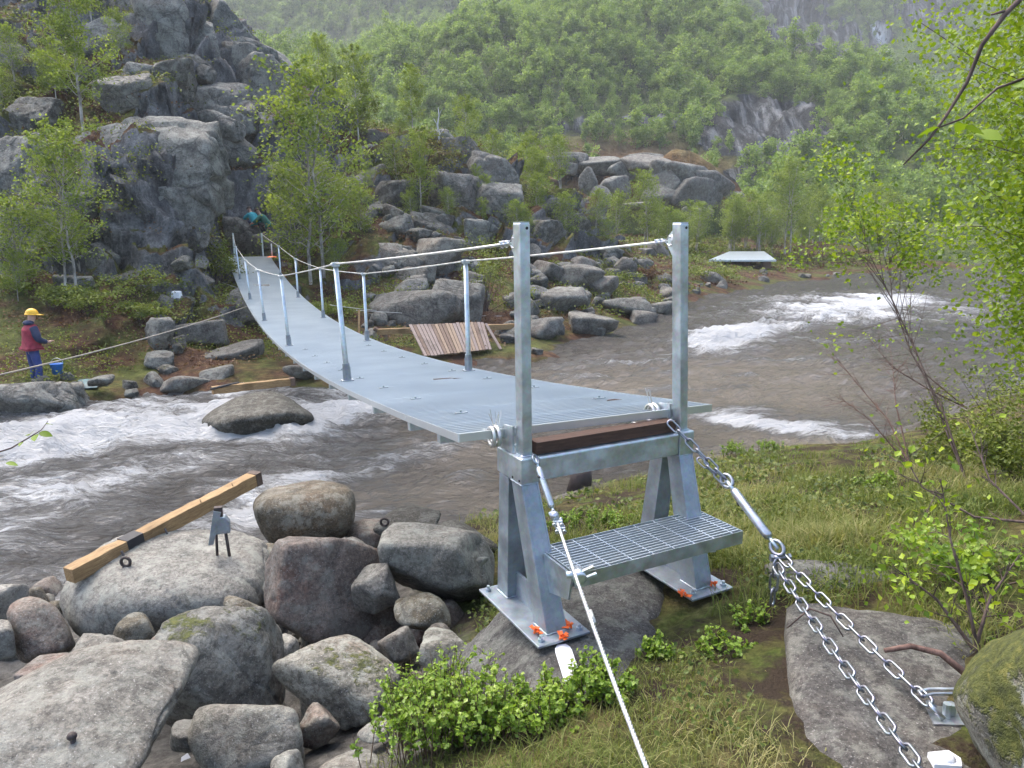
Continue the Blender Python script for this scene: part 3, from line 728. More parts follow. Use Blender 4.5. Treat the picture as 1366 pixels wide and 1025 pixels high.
B(478,524,955,992,3.45,33,'rock_pale','small pale stone lying in the dry grass beside the mossy boulder',.7,.9,10,9,.05,0,4)
B(362,405,1000,1040,3.3,34,'rock_pale','pebble-sized pale stone beside the smooth grey boulder',.7,.9,10,9,.05,0,4)
B(948,1006,996,1045,2.35,35,'rock_pale','small rounded pale stone at the edge of the flat slab',.7,.9,8,9,.05,0,4)
B(725,760,880,925,3.25,36,'rock_pale','small whitish stone behind the bilberry leaves and the tag',.2,.9,10,9,.05,0,4)
B(686,722,905,945,3.2,37,'rock_pale','fist-sized white stone among the bilberry stems',.9,.9,10,9,.05,0,4)
for k, (u0, u1, v0, v1, Y_, mt_, lb) in enumerate((
    (96,172,846,905,4.75,'rock','grey wedge-shaped stone in front of the brown egg-shaped one'),(398,452,938,1000,3.75,'rock_pink','pinkish stone below the dark moss-blotched boulder'),(505,560,836,890,4.55,'rock','grey stone between the dark moss-blotched boulder and the trestle rock'),
    (352,398,846,905,4.55,'rock_pale','narrow pale stone between the two mossy boulders'),(20,100,872,915,4.4,'rock_pink','flat pink stone on top of the huge flat-topped one'),(446,500,716,760,6.6,'rock_pale','pale stone behind the reddish angular boulder'),
    (430,478,862,905,4.75,'rock_brown','brown stone at the foot of the reddish angular boulder'),(560,622,838,905,4.1,'rock_moss','mossy stone in front of the left foot of the trestle'),(228,282,958,1005,3.5,'rock','grey stone below the large blocky mossy boulder'),
    (298,350,838,880,4.9,'rock_pale','pale rounded stone above the large blocky mossy boulder'),(600,650,742,782,5.5,'rock_pale','pale stone tucked under the edge of the left base plate'),(-20,40,780,830,5.9,'rock_pale','pale stone at the water behind the pinkish upright boulder'),(240,300,866,900,4.5,'rock_brown','brown stone between the tan stone and the blocky mossy boulder'))):
    B(u0, u1, v0, v1, Y_, 60+k, mt_, lb, .4*k, .85, 20, 9, .04, 0, 4)
# small rubble wedged between the boulders
rs = np.random.RandomState(5)
lib = []
for i in range(7):
    V, F = rock_shape(300+i, 3, 10, 10, .06, (1, .85, .75)); lib.append(new_mesh('cobble', V, F, True))
for i in range(230):
    u, v = (rs.uniform(0, 610), rs.uniform(690, 960)) if i < 170 else (rs.uniform(250, 520), rs.uniform(740, 880))
    p = hit_near(u, v); s = rs.uniform(.05, .11) + .10*rs.uniform(0, 1)**3
    o = obj('cobble', lib[i % 7], None, None, (p[0], p[1], nz(p[0], p[1]) + s*.35), tuple(rs.uniform(0, 6, 3)), s)
    if len(o.data.materials) == 0: o.data.materials.append(M[('rock', 'rock_pink', 'rock_brown', 'rock_pale')[i % 4]])
    tag(o, ('grey', 'pinkish', 'brown', 'pale', 'grey', 'pinkish', 'brown')[i % 7] + ' cobble lying in the gaps between the river bank boulders', 'cobble', 'cobbles between the bank boulders')
# ---- bedrock under the trestle, the flat slab with the chain anchors, the mossy rock
def bedrock(name, seed, c, size, mat, label, rot=0, tilt=(0,0), sub=5, p=16., flat=.05, amp=.03, planes=10, hmin=.75):
    o = rock_obj(name, seed, c, size, mat, (tilt[0], tilt[1], rot), sub, planes, p, amp, flat, hmin=hmin); return tag(o, label, 'bedrock')
bedrock('bedrock_outcrop', 41, (.62,3.80,1.07), (.98,.64,.61), 'slab', 'brown-grey bedrock hump carrying the steel trestle', .45, sub=6, p=22, flat=.06, amp=.022)
bedrock('rock_slab', 42, (1.45,1.95,1.475), (.52,1.42,.41), 'slab', 'flat wet-looking rock slab under the anchor chains', -.32, (.03,.0), p=20, flat=.02, amp=.02)
bedrock('rock_slab', 43, (2.1,3.75,1.60), (.55,.55,.24), 'slab', 'grey rock shelf level with the grass beyond the anchor slab', .3, p=16, flat=.02, amp=.03)
bedrock('mossy_rock', 44, (2.03,2.0,2.03), (.48,.50,.66), 'rock_mossy', 'rough grey rock thickly covered in yellow-green moss beside the chain anchor', .3, p=14, flat=0, amp=.06, planes=12)

# ---- where a sight line meets a built stone
from mathutils.bvhtree import BVHTree
def on_stone(u, v, lift=0.0):
    best = None; r = Vector(ray(u, v)).normalized(); o0 = Vector((0, 0, EYE))
    for o in COL.objects:
        if o.type == 'MESH' and o.name.split('.')[0] in ('boulder', 'bedrock_outcrop', 'rock_slab', 'mossy_rock') and o.location.y < 9:
            if 'bvh' not in on_stone.__dict__: on_stone.bvh = {}
            if o.name not in on_stone.bvh:
                mw = Matrix.LocRotScale(o.location, o.rotation_euler, o.scale); on_stone.bvh[o.name] = BVHTree.FromPolygons([mw @ v_.co for v_ in o.data.vertices], [p_.vertices[:] for p_ in o.data.polygons])
            h = on_stone.bvh[o.name].ray_cast(o0, r)
            if h[0] is not None and (best is None or h[3] < best[3]): best = h
    p = best[0] if best else Vector(hit_near(u, v)); n = best[1] if best else Vector((0,0,1))
    return np.array(p - r*lift), n
# ---- rocks of the far shore
lab_far = 'angular grey boulder in the rock fall below the crag across the river'
tal = []
for i in range(9):
    V, F = rock_shape(500+i, 4, 9 + i % 4, 30 if i % 3 else 16, .05, (1, .8, .72), .1 if i % 2 else 0); tal.append((V, F))
def far_rock(u, v, w, h, seed, mat, label, rot=None, Y=None, group=None, p=24., planes=10, dr=.8, amp=.05, sub=4, name='boulder', cat='boulder', push=.25):
    c = hit_far(u, v + h*.35) if Y is None else PY(u, v, Y)
    Yc = c[1] + push*w*c[1]/FPX; c = PY(u, v, Yc); s = c[1]/FPX*.5
    rs = np.random.RandomState(seed)
    o = rock_obj(name, seed, c, (w*s, w*s*dr, h*s*1.02), mat, (rs.uniform(-.15,.15), rs.uniform(-.15,.15), rs.uniform(-.6,.6) if rot is None else rot), sub, planes, p, amp)
    return tag(o, label, cat, group)
far_rock(346,560,150,52,61,'rock_wet','dark boulder standing in the white water with timber lying behind it',.2,14.2,p=8,amp=.03,sub=5,push=0)
far_rock(52,537,110,56,62,'rock_talus','pale pointed rock at the water in front of the person in red',.2,15.6,p=16,sub=5,push=0)
far_rock(92,526,52,30,63,'rock_talus','pale rounded rock beside the feet of the person in red',.5,16.0,p=9,push=0)
far_rock(246,515,72,34,64,'rock_talus','pale broad boulder on the far shore left of the timber',.3,17.6,p=9,push=0) 
far_rock(290,505,48,30,65,'rock_talus','small grey boulder touching the timber on the far shore',.3,18.2,p=9,push=0)
far_rock(310,475,84,36,66,'rock_talus','long grey boulder beneath the far side of the deck',.1,20.2,p=14)
far_rock(215,452,40,56,67,'rock_far','upright dark grey boulder in the moss beside the old wire',.3)
far_rock(272,447,62,36,68,'rock_talus','flat pale boulder above the old wire',.2)
far_rock(262,376,44,26,69,'rock_talus','pale grey stone high on the mossy bank',.5)
far_rock(210,482,40,24,70,'rock_far','small dark stone in the red-brown moss',.5)
far_rock(135,508,34,14,71,'rock_talus','low pale stone behind the teal sheet',.5,16.6,p=8,push=0)
far_rock(330,410,60,60,72,'rock_far','dark rock below the end of the deck',.4,push=.1)
far_rock(325,312,44,44,73,'rock_talus','pale domed boulder behind the far end of the deck',.1,32.5,p=10,push=0)
far_rock(400,495,46,22,74,'rock_talus','small pale boulder at the end of the far timber',.2,18.0,p=8,push=0)
# heap right of the bridge, the ones that can be told apart
F1 = 'rocks of the far talus'
for k, (u, v, w, h, lab) in enumerate([
    (560,415,130,60,'wide pale slab of rock above the wooden deck panel'),
    (612,405,64,70,'steep pale rock face beside the wide pale slab'),
    (546,386,52,26,'flat oval boulder lying on the wide pale slab'),
    (530,300,50,34,'light cube-shaped boulder below the moss-capped block'),
    (585,340,70,46,'long tilted light slab in the middle of the rock fall'),
    (540,350,46,34,'grey wedge of rock left of the long tilted slab'),
    (562,372,40,34,'small grey block above the oval boulder'),
    (512,345,46,40,'broken grey block half behind the tall birch'),
    (745,402,66,42,'pale cube of rock right of the trestle posts'),
    (722,440,60,34,'light boulder at the water behind the trestle post'),
    (784,432,74,36,'pale rounded boulder at the water below the talus'),
    (838,412,70,30,'layered pale boulder with green top at the water'),
    (882,412,44,20,'low flat pale rock at the tip of the stony shore'),
    (770,372,60,36,'grey block in the upper talus above the pale cube'),
    (800,385,44,30,'leaning grey block right of the upper talus'),
    (730,362,50,30,'dark-edged block high in the talus'),
    (712,395,40,34,'grey block shaded behind the left post'),
    (850,372,30,20,'small grey rock in the green bank'),
    (950,372,34,18,'grey rock in the grassy bank below the grey sheet')]):
    far_rock(u, v, w, h, 700+k, 'rock_talus', lab, None, None, F1, p=26 if k % 3 else 14)
# the rest of the rock fall
cnt = 0
for (a, b, c, d, n, s0, s1, where) in ((490,640,270,430,50,14,36,'angular grey boulder in the rock fall above the plank panel'),(690,905,335,450,80,12,40,'angular grey boulder in the stony shore behind the trestle posts'),(200,330,400,515,34,12,34,'grey boulder on the mossy bank left of the deck'),(330,420,370,500,16,14,34,'grey boulder under the far half of the deck'),(0,200,505,548,14,10,24,'small shore stone near the person in red'),
        (400,560,430,520,22,10,28,'shore stone below the right edge of the deck'),(620,720,430,478,14,14,30,'stone at the water beside the loose plank'),(900,1010,372,405,12,8,18,'little stone along the meadow bank by the rapids'),(1000,1150,358,376,10,6,14,'tiny stone at the water before the far meadow')):
    for i in range(n):
        u, v = rs.uniform(a, b), rs.uniform(c, d); p = hit_far(u, v)
        if in_corridor(p) or p[2] < water_z(p[0], p[1]) - .05 or (540 < u < 665 and 425 < v < 480): continue
        s = rs.uniform(s0, s1)*p[1]/FPX*.5; V, F = tal[cnt % 9]
        if cnt < 9: lib_m = new_mesh('boulder', V, F, True); lib_m.materials.append(M['rock_talus'] if cnt % 3 else M['rock_mossfar']); tal[cnt] = (V, F); far_rock.lib = getattr(far_rock, 'lib', []) + [lib_m]
        o = obj('boulder', far_rock.lib[cnt % len(far_rock.lib)] if cnt >= 9 else lib_m, None, None, (p[0], p[1], fz(p[0], p[1]) + s*.15), (rs.uniform(-.4,.4), rs.uniform(-.4,.4), rs.uniform(0,6.28)), (s, s*rs.uniform(.8,1.2), s*rs.uniform(.8,1.3)))
        tag(o, where, 'boulder', 'loose boulders on the far shore'); cnt += 1
# ---- blocks of the crag itself: parts of the far bank
def crag_block(u, v, w, h, seed, mat='rock_far', rot=None, p=40., planes=15, push=.28, dr=.75):
    c = hit_far(u, v)
    if in_corridor(c): return None
    Yc = c[1] + push*w*c[1]/FPX; c = PY(u, v, Yc); s = Yc/FPX*.5; rs = np.random.RandomState(seed)
    return rock_obj('rock_block', seed, c, (w*s*1.28, w*s*dr, h*s*1.28), mat, (rs.uniform(-.12,.12), rs.uniform(-.15,.15), rs.uniform(-.5,.5) if rot is None else rot), 5 if w > 45 else 4, planes, p, .07, parent=fb, hmin=.6)
for k, (u, v, w, h, m) in enumerate([
    (190,232,165,112,'rock_far'),(225,305,100,80,'rock_far'),(170,300,70,60,'rock_far'),(215,345,90,40,'rock_far'),(20,245,80,90,'rock_far'),(40,165,54,50,'rock_mossfar'),(22,325,56,54,'rock_far'),(75,330,50,50,'rock_far'),
    (215,60,60,110,'rock_far'),(265,70,60,90,'rock_far'),(300,45,60,60,'rock_far'),(335,80,50,50,'rock_far'),(345,130,80,80,'rock_far'),(318,95,46,50,'rock_far'),(290,140,60,50,'rock_far'),(250,150,70,36,'rock_mossfar'),(240,15,50,40,'rock_far'),
    (290,170,56,36,'rock_far'),(268,195,50,40,'rock_far'),(370,100,44,46,'rock_far'),(385,135,36,50,'rock_far'),(350,185,50,50,'rock_far'),(320,205,40,34,'rock_talus'),(310,240,40,40,'rock_talus'),(180,30,50,60,'rock_far'),(150,60,50,50,'rock_far'),(20,90,60,60,'rock_far'),
    (330,255,40,24,'rock_talus'),(262,250,30,40,'rock_far'),(495,215,50,36,'rock_talus'),(505,245,46,40,'rock_talus'),(520,275,60,50,'rock_mossfar'),(610,280,60,70,'rock_talus'),(645,250,70,90,'rock_talus'),(660,290,60,70,'rock_far'),(625,215,46,46,'rock_talus'),(590,190,40,24,'rock_far'),(500,190,40,24,'rock_talus'),
    (575,310,50,40,'rock_mossfar'),(640,320,40,40,'rock_far'),(775,275,40,40,'rock_talus'),(760,300,60,36,'rock_mossfar'),(735,290,50,36,'rock_far'),(720,320,60,40,'rock_mossfar'),(790,300,30,40,'rock_far'),(130,345,46,36,'rock_far'),(180,375,60,24,'rock_mossfar'),(110,290,50,50,'rock_far'),(60,215,50,50,'rock_far'),(100,385,40,26,'rock_far')]):
    crag_block(u, v, w, h, 800+k, m)
for k in range(36):
    u = rs.uniform(0, 420); v = rs.uniform(-10, 345)
    if (60 < u < 160 and 60 < v < 330) or v < (u-290)*1.1: continue
    s = rs.uniform(16, 44); crag_block(u, v, s*1.5, s*1.2, 900+k, ('rock_far','rock_far','rock_talus','rock_mossfar')[k % 4])
# rocks on the heath knoll: parts of the mountain
def knoll(u, v, w, h, seed, Y=76, mat='rock_talus'):
    c = PY(u, v, Y); s = Y/FPX*.5; return rock_obj('rock_block', seed, c, (w*s, w*s*.6, h*s), mat, (0, 0, (seed % 7)*.2-.5), 4, 9, 18, .05, parent=mt)
for k, a in enumerate([(905,232,110,40,76),(850,222,90,30,77),(790,222,80,26,78),(735,222,70,24,78),(950,250,60,40,75),(880,262,60,36,73),(820,250,44,30,74),(920,262,80,50,74),(885,250,50,50,74),(785,245,24,44,72),(800,262,30,30,71),(760,225,30,18,76),(830,228,50,26,77),(740,215,36,14,78),(700,212,40,14,79),(865,215,60,18,79),(930,285,40,18,71),(770,212,40,16,78),(980,262,30,14,75),(850,275,40,14,70)]):
    knoll(a[0], a[1], a[2], a[3], 1000+k, a[4])
# ================================================================== the steel trestle (near end of the footbridge)
TO, TYAW = (.541, 3.937), R(27.966)
ZT, Z1, ZB, PP = .048+EYE, -1.16+EYE, -2.04+EYE, .524
tr = empty('bridge_trestle', (TO[0], TO[1], ZB), TYAW)
tag(tr, 'galvanised steel A-frame trestle with two tall posts standing on bedrock', 'trestle')
def z(v): return v - ZB                 # local heights
HB = .142
post_c = {-1: (-PP+.004, -PP-.010), 1: (PP+.026, PP-.034)}      # foot and head: both posts lean a little
for s in (-1, 1):
    cb, ct = post_c[s]; w, d = .029, .078
    m = MB(); q = lambda c, zz: [(c-w,0,zz),(c+w,0,zz),(c+w,d,zz),(c-w,d,zz)]
    m.hexa(q(cb, z(Z1)+.001), q(ct, z(ZT)))
    post = bevel(m.build('post', M['galv'], tr), .007, 3)
    cap = MB().box(ct-w+.003, ct+w-.003, .003, d-.003, z(ZT)+.0005, z(ZT)+.006).build('end_cap', M['galv'], post)
    # bolt hole near the top
    MB().tube([(ct+.010, -.0015, z(ZT)-.025), (ct+.010, .004, z(ZT)-.025)], .008, 12).build('bolt_hole', M['black_rubber'], post)
    # rail lug welded to the river side
    lug = MB().prism([(d-.001, z(ZT)-.02), (d+.055, z(ZT)-.07), (d+.055, z(ZT)-.13), (d-.001, z(ZT)-.20)], 'x', ct-.006, ct+.006).build('rail_lug', M['galv'], tr)
    # longitudinal box stub under the post
    cc = s*PP + (0 if s < 0 else .022)
    stub = bevel(MB().box(cc-.055, cc+.055, -.035, .25, z(Z1)-HB, z(Z1)).build('stub_beam', M['galv'], tr), .008, 3)
    for yy in (-.015, .06):
        MB().tube([(cc-.058, yy, z(Z1)-HB+.02), (cc-.054, yy, z(Z1)-HB+.02)], .007, 8).build('drain_hole', M['black_rubber'], stub)
    # cable bracket plate behind the post
    MB().prism([(d+.002, z(Z1)+.003), (.25, z(Z1)+.003), (.25, z(Z1)+.05), (.18, z(Z1)+.14), (d+.002, z(Z1)+.15)], 'x', cc-.045, cc-.033).build('cable_bracket', M['galv'], tr)
    MB().prism([(d+.002, z(Z1)+.003), (.25, z(Z1)+.003), (.25, z(Z1)+.05), (.18, z(Z1)+.14), (d+.002, z(Z1)+.15)], 'x', cc+.033, cc+.045).build('cable_bracket', M['galv'], tr)
    # A-frame legs (fold-edged channels), base plate, gusset
    zt_ = z(Z1)-HB-.001; tb = .014
    cbase = -.517 if s < 0 else .485
    sp = lambda c0, y0, y1, zz, wx=.055: [(c0-wx,y0,zz),(c0+wx,y0,zz),(c0+wx,y1,zz),(c0-wx,y1,zz)]
    for nm, (ya, yb), (yc, yd) in (('front', (-.03,.085), (-.305,-.165)), ('back', (.115,.225), (.135,.262))):
        m = MB(); wx0, wx1 = .052, .062
        # side plates and cross web so that the leg reads as an open channel
        m.hexa(sp(cbase-.055,yc,yd,tb,.006), sp(cc-.046,ya,yb,zt_,.006))
        m.hexa(sp(cbase+.055,yc,yd,tb,.006), sp(cc+.046,ya,yb,zt_,.006))
        m.hexa(sp(cbase,yc+.002 if nm=='front' else yd-.014,yc+.014 if nm=='front' else yd-.002,tb,.05), sp(cc,ya+.002 if nm=='front' else yb-.014,ya+.014 if nm=='front' else yb-.002,zt_,.041))
        m.hexa(sp(cbase,yd-.014 if nm=='front' else yc+.002,yd-.002 if nm=='front' else yc+.014,tb,.05), sp(cc,yb-.014 if nm=='front' else ya+.002,yb-.002 if nm=='front' else ya+.014,zt_,.041))
        leg = bevel(m.build('leg', M['galv_leg'], tr), .003, 2)
        if s > 0 and nm == 'front':
            f = lambda t, y: y
            MB().hexa([(cbase-.058+.045,-.150,.34),(cbase+.062,-.150,.34),(cbase+.062,-.149,.34),(cbase-.058+.045,-.149,.34)],
                      [(cbase-.03,-.125,.52),(cbase+.03,-.125,.52),(cbase+.03,-.124,.52),(cbase-.03,-.124,.52)]) 
    MB().hexa([(cbase-.008,-.17,tb),(cbase+.008,-.17,tb),(cbase+.008,.14,tb),(cbase-.008,.14,tb)],
              [(cbase-.008,-.15,tb+.15),(cbase+.008,-.15,tb+.15),(cbase+.008,.138,tb+.15),(cbase-.008,.138,tb+.15)]).build('gusset_plate', M['galv_leg'], tr)
    bp = MB().box(cbase-.155, cbase+.155, -.378, .312, 0, tb-.0005).build('base_plate', M['galv_leg'], tr); bevel(bp, .003)
    for (bx, by) in ((-.115,-.335),(.115,-.335),(-.115,.27),(.115,.27)):
        MB().tube([(cbase+bx, by, tb), (cbase+bx, by, tb+.03)], .010, 6).tube([(cbase+bx, by, tb), (cbase+bx, by, tb+.014)], .018, 6).build('anchor_bolt', M['galv'], bp)
# cross beam between the stubs
beam = MB().box(-PP+.057, PP-.034, -.030, .075, z(Z1)-HB+.004, z(Z1)-.004).build('cross_beam', M['galv'], tr); bevel(beam, .012, 3)
MB().box(-PP+.06, PP-.04, .0, .09, z(Z1)+.002, z(Z1)+.066).build('packing_sleeper', M['rust_wood'], tr)
# weld beads where the plates meet
def bead(pts, parent, r=.0042):
    rs = np.random.RandomState(int(abs(sum(pts[0]))*1e4) % 9999); P = []
    for a, b in zip(pts[:-1], pts[1:]):
        a, b = Vector(a), Vector(b); n = max(3, int((b-a).length/.012))
        for k in range(n): P.append(a.lerp(b, k/n) + Vector(rs.normal(size=3)*.0008))
    P.append(Vector(pts[-1])); MB().tube(P, [r*rs.uniform(.75, 1.25) for _ in P], 6).build('weld_bead', M['galv'], parent, True)
for s in (-1, 1):
    cb = post_c[s][0]; zz = z(Z1)+.003; bead([(cb-.031,.08,zz),(cb-.031,-.002,zz),(cb+.031,-.002,zz),(cb+.031,.08,zz)], tr)
    cbase = -.517 if s < 0 else .485; zz = .017
    bead([(cbase-.063,-.163,zz),(cbase-.063,-.307,zz),(cbase+.063,-.307,zz),(cbase+.063,-.163,zz)], tr); bead([(cbase-.063,.264,zz),(cbase-.063,.133,zz),(cbase+.063,.133,zz)], tr)
    cc = s*PP + (0 if s < 0 else .022); zz = z(Z1)-HB-.001; bead([(cc-.054,.085,zz),(cc-.054,-.03,zz),(cc+.054,-.03,zz)], tr)
# ---- the step
zs = -1.643 + EYE - ZB; c0, c1, a0, a1 = -.50, .61, -.452, -.085
st_ = MB()
st_.box(c0, c1, a0, a0+.005, zs-.075, zs); st_.box(c0, c1, a1-.005, a1, zs-.075, zs)
st_.box(c0, c0+.005, a0+.0055, a1-.0055, zs-.075, zs); st_.box(c1-.005, c1, a0+.0055, a1-.0055, zs-.075, zs)
step = st_.build('step', M['galv'], tr)
nb_ = 12
bar_me = None
for i in range(nb_):
    y = a0 + .005 + (a1-a0-.01)*(i+1)/(nb_+1)
    b_ = obj('bearing_bar', bar_me, None, step) if bar_me else MB().box(c0+.0055, c1-.0055, -.0042, .0042, zs-.035, zs-.0015).build('bearing_bar', M['grating'], step)
    bar_me = bar_me or b_.data; b_.location = (0, y, 0)
rod_me = None
for i in range(8):
    x = c0 + (c1-c0)*(i+.5)/8
    b_ = obj('cross_rod', rod_me, None, step) if rod_me else MB().box(-.0035, .0035, a0+.0055, a1-.0055, zs-.008, zs-.0025).build('cross_rod', M['grating'], step)
    rod_me = rod_me or b_.data; b_.location = (x, 0, 0)
for c in (-.515, .50):
    w0 = MB().prism([(-.36, zs-.078), (-.36, zs-.14), (-.22, zs-.20), (-.10, zs-.20), (-.06, zs-.078)] if c > 0 else [(a0+.01, zs-.005), (a0+.04, zs-.15), (-.20, zs-.20), (-.17, zs-.0), (-.2, zs+.0)], 'x', c-.006, c+.006).build('step_bracket', M['galv'], tr)
# orange crayon smear on the right leg
# ---- orange flagging tied to the bolts
def ribbon(p, seed, size=.05):
    rs = np.random.RandomState(seed); m = MB()
    for k in range(9):
        a, e = rs.uniform(0, 6.28), rs.uniform(-.1, .9); d = Vector((math.cos(a)*math.cos(e), math.sin(a)*math.cos(e), math.sin(e)))*size*rs.uniform(.5, 1)
        b = Vector((-d.y, d.x, rs.uniform(-.01,.01)))*.3; t = Vector((0, 0, .0015))
        A = Vector((rs.uniform(-.012,.012), rs.uniform(-.012,.012), .012))
        m.hexa([A-b*.4-t, A+b*.4-t, A+b*.4+t, A-b*.4+t], [A+d-b-t, A+d+b-t, A+d+b+t, A+d-b+t])
    m.tube([(-.012,0,.0),( -.008,0,.026),(.008,0,.026),(.012,0,.0)], .006, 6)
    o = m.build('flagging_ribbon', M['orange_tape'], None, False, p); return o
def TL(c, a, zz): # trestle local -> world
    cs, sn = math.cos(TYAW), math.sin(TYAW); return (TO[0]+c*cs-a*sn, TO[1]+c*sn+a*cs, zz)
def at_plate(u, v): p = PZ(u, v, ZB+.016); return p
for k, (u, v, lab) in enumerate(((716,845,'orange ribbon tied to the left base plate corner bolt facing the river'),(750,853,'orange ribbon knot above the white tag'),(759,838,'orange ribbon on the inner bolt of the left base plate'),(912,796,'orange ribbon on the front bolt of the right base plate'),(951,782,'tiny orange ribbon on the inner bolt of the right base plate'),(930,689,'orange ribbon behind the step at the right leg'))):
    p = at_plate(u, v) if k < 5 else PY(930, 694, 4.35)
    tag(ribbon(p, 20+k, .045 if k < 4 else .03), lab, 'ribbon', 'orange ribbons on the trestle')
# white cardboard tag hanging from the ribbon
A_ = on_stone(749, 860, .02)[0]; B_ = on_stone(764, 908, .05)[0]
if A_[1] < B_[1] or A_[2] < ZB-.3: A_ = PZ(749, 858, ZB+.012)
B_ = PY(764, 907, min(B_[1], A_[1]-.03))
dv = Vector(B_-A_); sx = Vector((1, .05, .1)).normalized()*.040
m = MB(); nrm = dv.cross(sx).normalized()*.0015
pts = [A_ + (dv*t)[:] if False else Vector(A_) + dv*t + sx*w for t, w in ((0,-.55),(.0,.55),(.1,.95),(.2,1.05),(1.0,1.0),(1.02,-1.0),(.2,-1.05),(.1,-.95))]
m.add([p-nrm for p in pts] + [p+nrm for p in pts], [list(range(8))[::-1], list(range(8,16))] + [[i,(i+1)%8,8+(i+1)%8,8+i] for i in range(8)])
tg = empty('paper_tag', (0,0,0)); tag(tg, 'long white tag with faint handwriting hanging from an orange ribbon', 'tag')
m.build('card', M['white_plastic'], tg)
m = MB(); rs = np.random.RandomState(4)
for k in range(5):
    t0 = .42 + .11*k; x = -.6
    while x < .6:
        w = rs.uniform(.08,.2); p0 = Vector(A_) + dv*(t0+rs.uniform(-.01,.01)) + sx*x; p1 = p0 + sx*w + dv*rs.uniform(-.015,.015)
        nn = -nrm.normalized()*.0022 if nrm.y > 0 else nrm.normalized()*.0022
        m.bar(p0+nn, p1+nn, .0016, .0006); x += w + rs.uniform(.05,.14)
m.build('handwriting', M['ink'], tg)

# ================================================================== the footbridge deck
BO, BYAW = (.484, 4.037), R(23.183)
DZ, SAG, AE, DW, SS = -1.044+EYE, .972, 28.57, .829, .675
def deck_z(a): t = a/AE; return DZ - 4*SAG*t*(1-t) + .16*t*t
br = empty('suspension_footbridge', (BO[0], BO[1], 0), BYAW)
tag(br, 'suspended footbridge of steel grating sagging across the river with wire handrails', 'bridge')
NP = 26; A0 = .02
arc = np.linspace(A0, AE, NP+1)
LP = (AE-A0)/NP
m = MB(); nbars = 17; hL = LP/2*1.001 - .002
for i in range(nbars):
    y = -hL + 2*hL*(i+.5)/nbars
    m.box(-DW+.004, DW-.004, y-.0045, y+.0045, -.030, -.001)
for i in range(17):
    x = -DW + 2*DW*i/16
    if 0 < i < 16: m.box(x-.002, x+.002, -hL+.004, hL-.004, -.016, -.009)
m.box(-DW, -DW+.0038, -hL, hL, -.045, .001); m.box(DW-.0038, DW, -hL, hL, -.045, .001)
gp = m.build('grating_panel', M['grating'], br); gme = gp.data
MB().box(-DW+.004, DW-.004, A0-.004, A0+.002, DZ-.046, DZ-.0005).build('nosing_plate', M['grating'], br)
clip_me = None; beam_me = None
for i in range(NP):
    a = (arc[i]+arc[i+1])/2; za, zb_ = deck_z(arc[i]), deck_z(arc[i+1]); sl_ = math.atan2(zb_-za, LP)
    o = gp if i == 0 else obj('grating_panel', gme, None, br)
    o.location = (0, a, (za+zb_)/2); o.rotation_euler = (sl_, 0, 0)
    if i < 8:
        for cx in (-.52, .52):
            cm = obj('clip', clip_me, None, o) if clip_me else MB().box(-.04,.04,-.02,.02,.002,.008).tube([(0,0,.008),(0,0,.02)], .008, 6).build('clip', M['galv_leg'], o)
            clip_me = clip_me or cm.data; cm.location = (cx, .3, 0)
    b_ = obj('cross_bearer', beam_me, None, br) if beam_me else MB().box(-DW+.02, DW-.02, -.03, .03, -.11, -.048).build('cross_bearer', M['galv'], br)
    beam_me = beam_me or b_.data
    if i: b_.location = (0, arc[i], za); b_.rotation_euler = (sl_, 0, 0)
    else: b_.location = (0, arc[0]+.42, za-.05)
# front closing plate of the deck
# main cables under the deck
aa = np.linspace(.13, AE+.3, 60)
for s in (-1, 1):
    MB().tube([(s*.50, a, deck_z(max(0, min(a, AE)))-.125 + (.0)) for a in aa], .012, 8).build('main_cable', M['wire'], br, True)
    MB().tube([(s*(DW-.06), a, deck_z(max(0, min(a, AE)))-.06) for a in aa[1:-1]], .008, 6).build('edge_cable', M['wire'], br, True)
# stanchions
ST = [(4.037, 1.22), (9.40, 1.20), (14.30, 1.18), (18.9, 1.14), (23.4, 1.12)]
def stanchion(s, a, h, first=[None]):
    zz = deck_z(a)
    r_ = MB().tube([(0,0,.02), (0,0,.25), (0,0,h)], [.030,.028,.025], 12).build('stanchion', M['galv'], br, True, (s*SS, a, zz))
    r_.rotation_euler = (0, s*.02 - .03, 0)
    ft = MB().box(-.06, .06, -.05, .05, .003, .014); ft.box(-.042,.042,-.006,.006,.014,.15); ft.box(-.006,.006,-.042,.042,.014,.15); ft.tube([(0,0,.014),(0,0,.19)], .037, 10)
    ft.build('foot', M['galv_leg'], r_)
    MB().box(-.035,.035,-.03,.03,h-.03,h+.012).tube([(-.05,0,h-.005),(.05,0,h-.005)], .009, 6).build('rail_clamp', M['galv'], r_)
    return r_
for a, h in ST:
    for s in (-1, 1): stanchion(s, a, h)
# far posts and their landing frame
for s in (-1, 1):
    MB().box(s*.55-.03, s*.55+.03, AE-.05, AE+.03, DZ-1.2, DZ+1.1).build('end_post', M['galv'], br)
    MB().bar((s*.55, AE+.03, DZ+1.05), (s*.55+.25*0, AE+1.1, DZ+.1), .03, .03).build('post_brace', M['galv'], br)
MB().box(-.7, .7, AE+.035, AE+.12, DZ-.2, DZ-.06).build('end_beam', M['galv'], br)
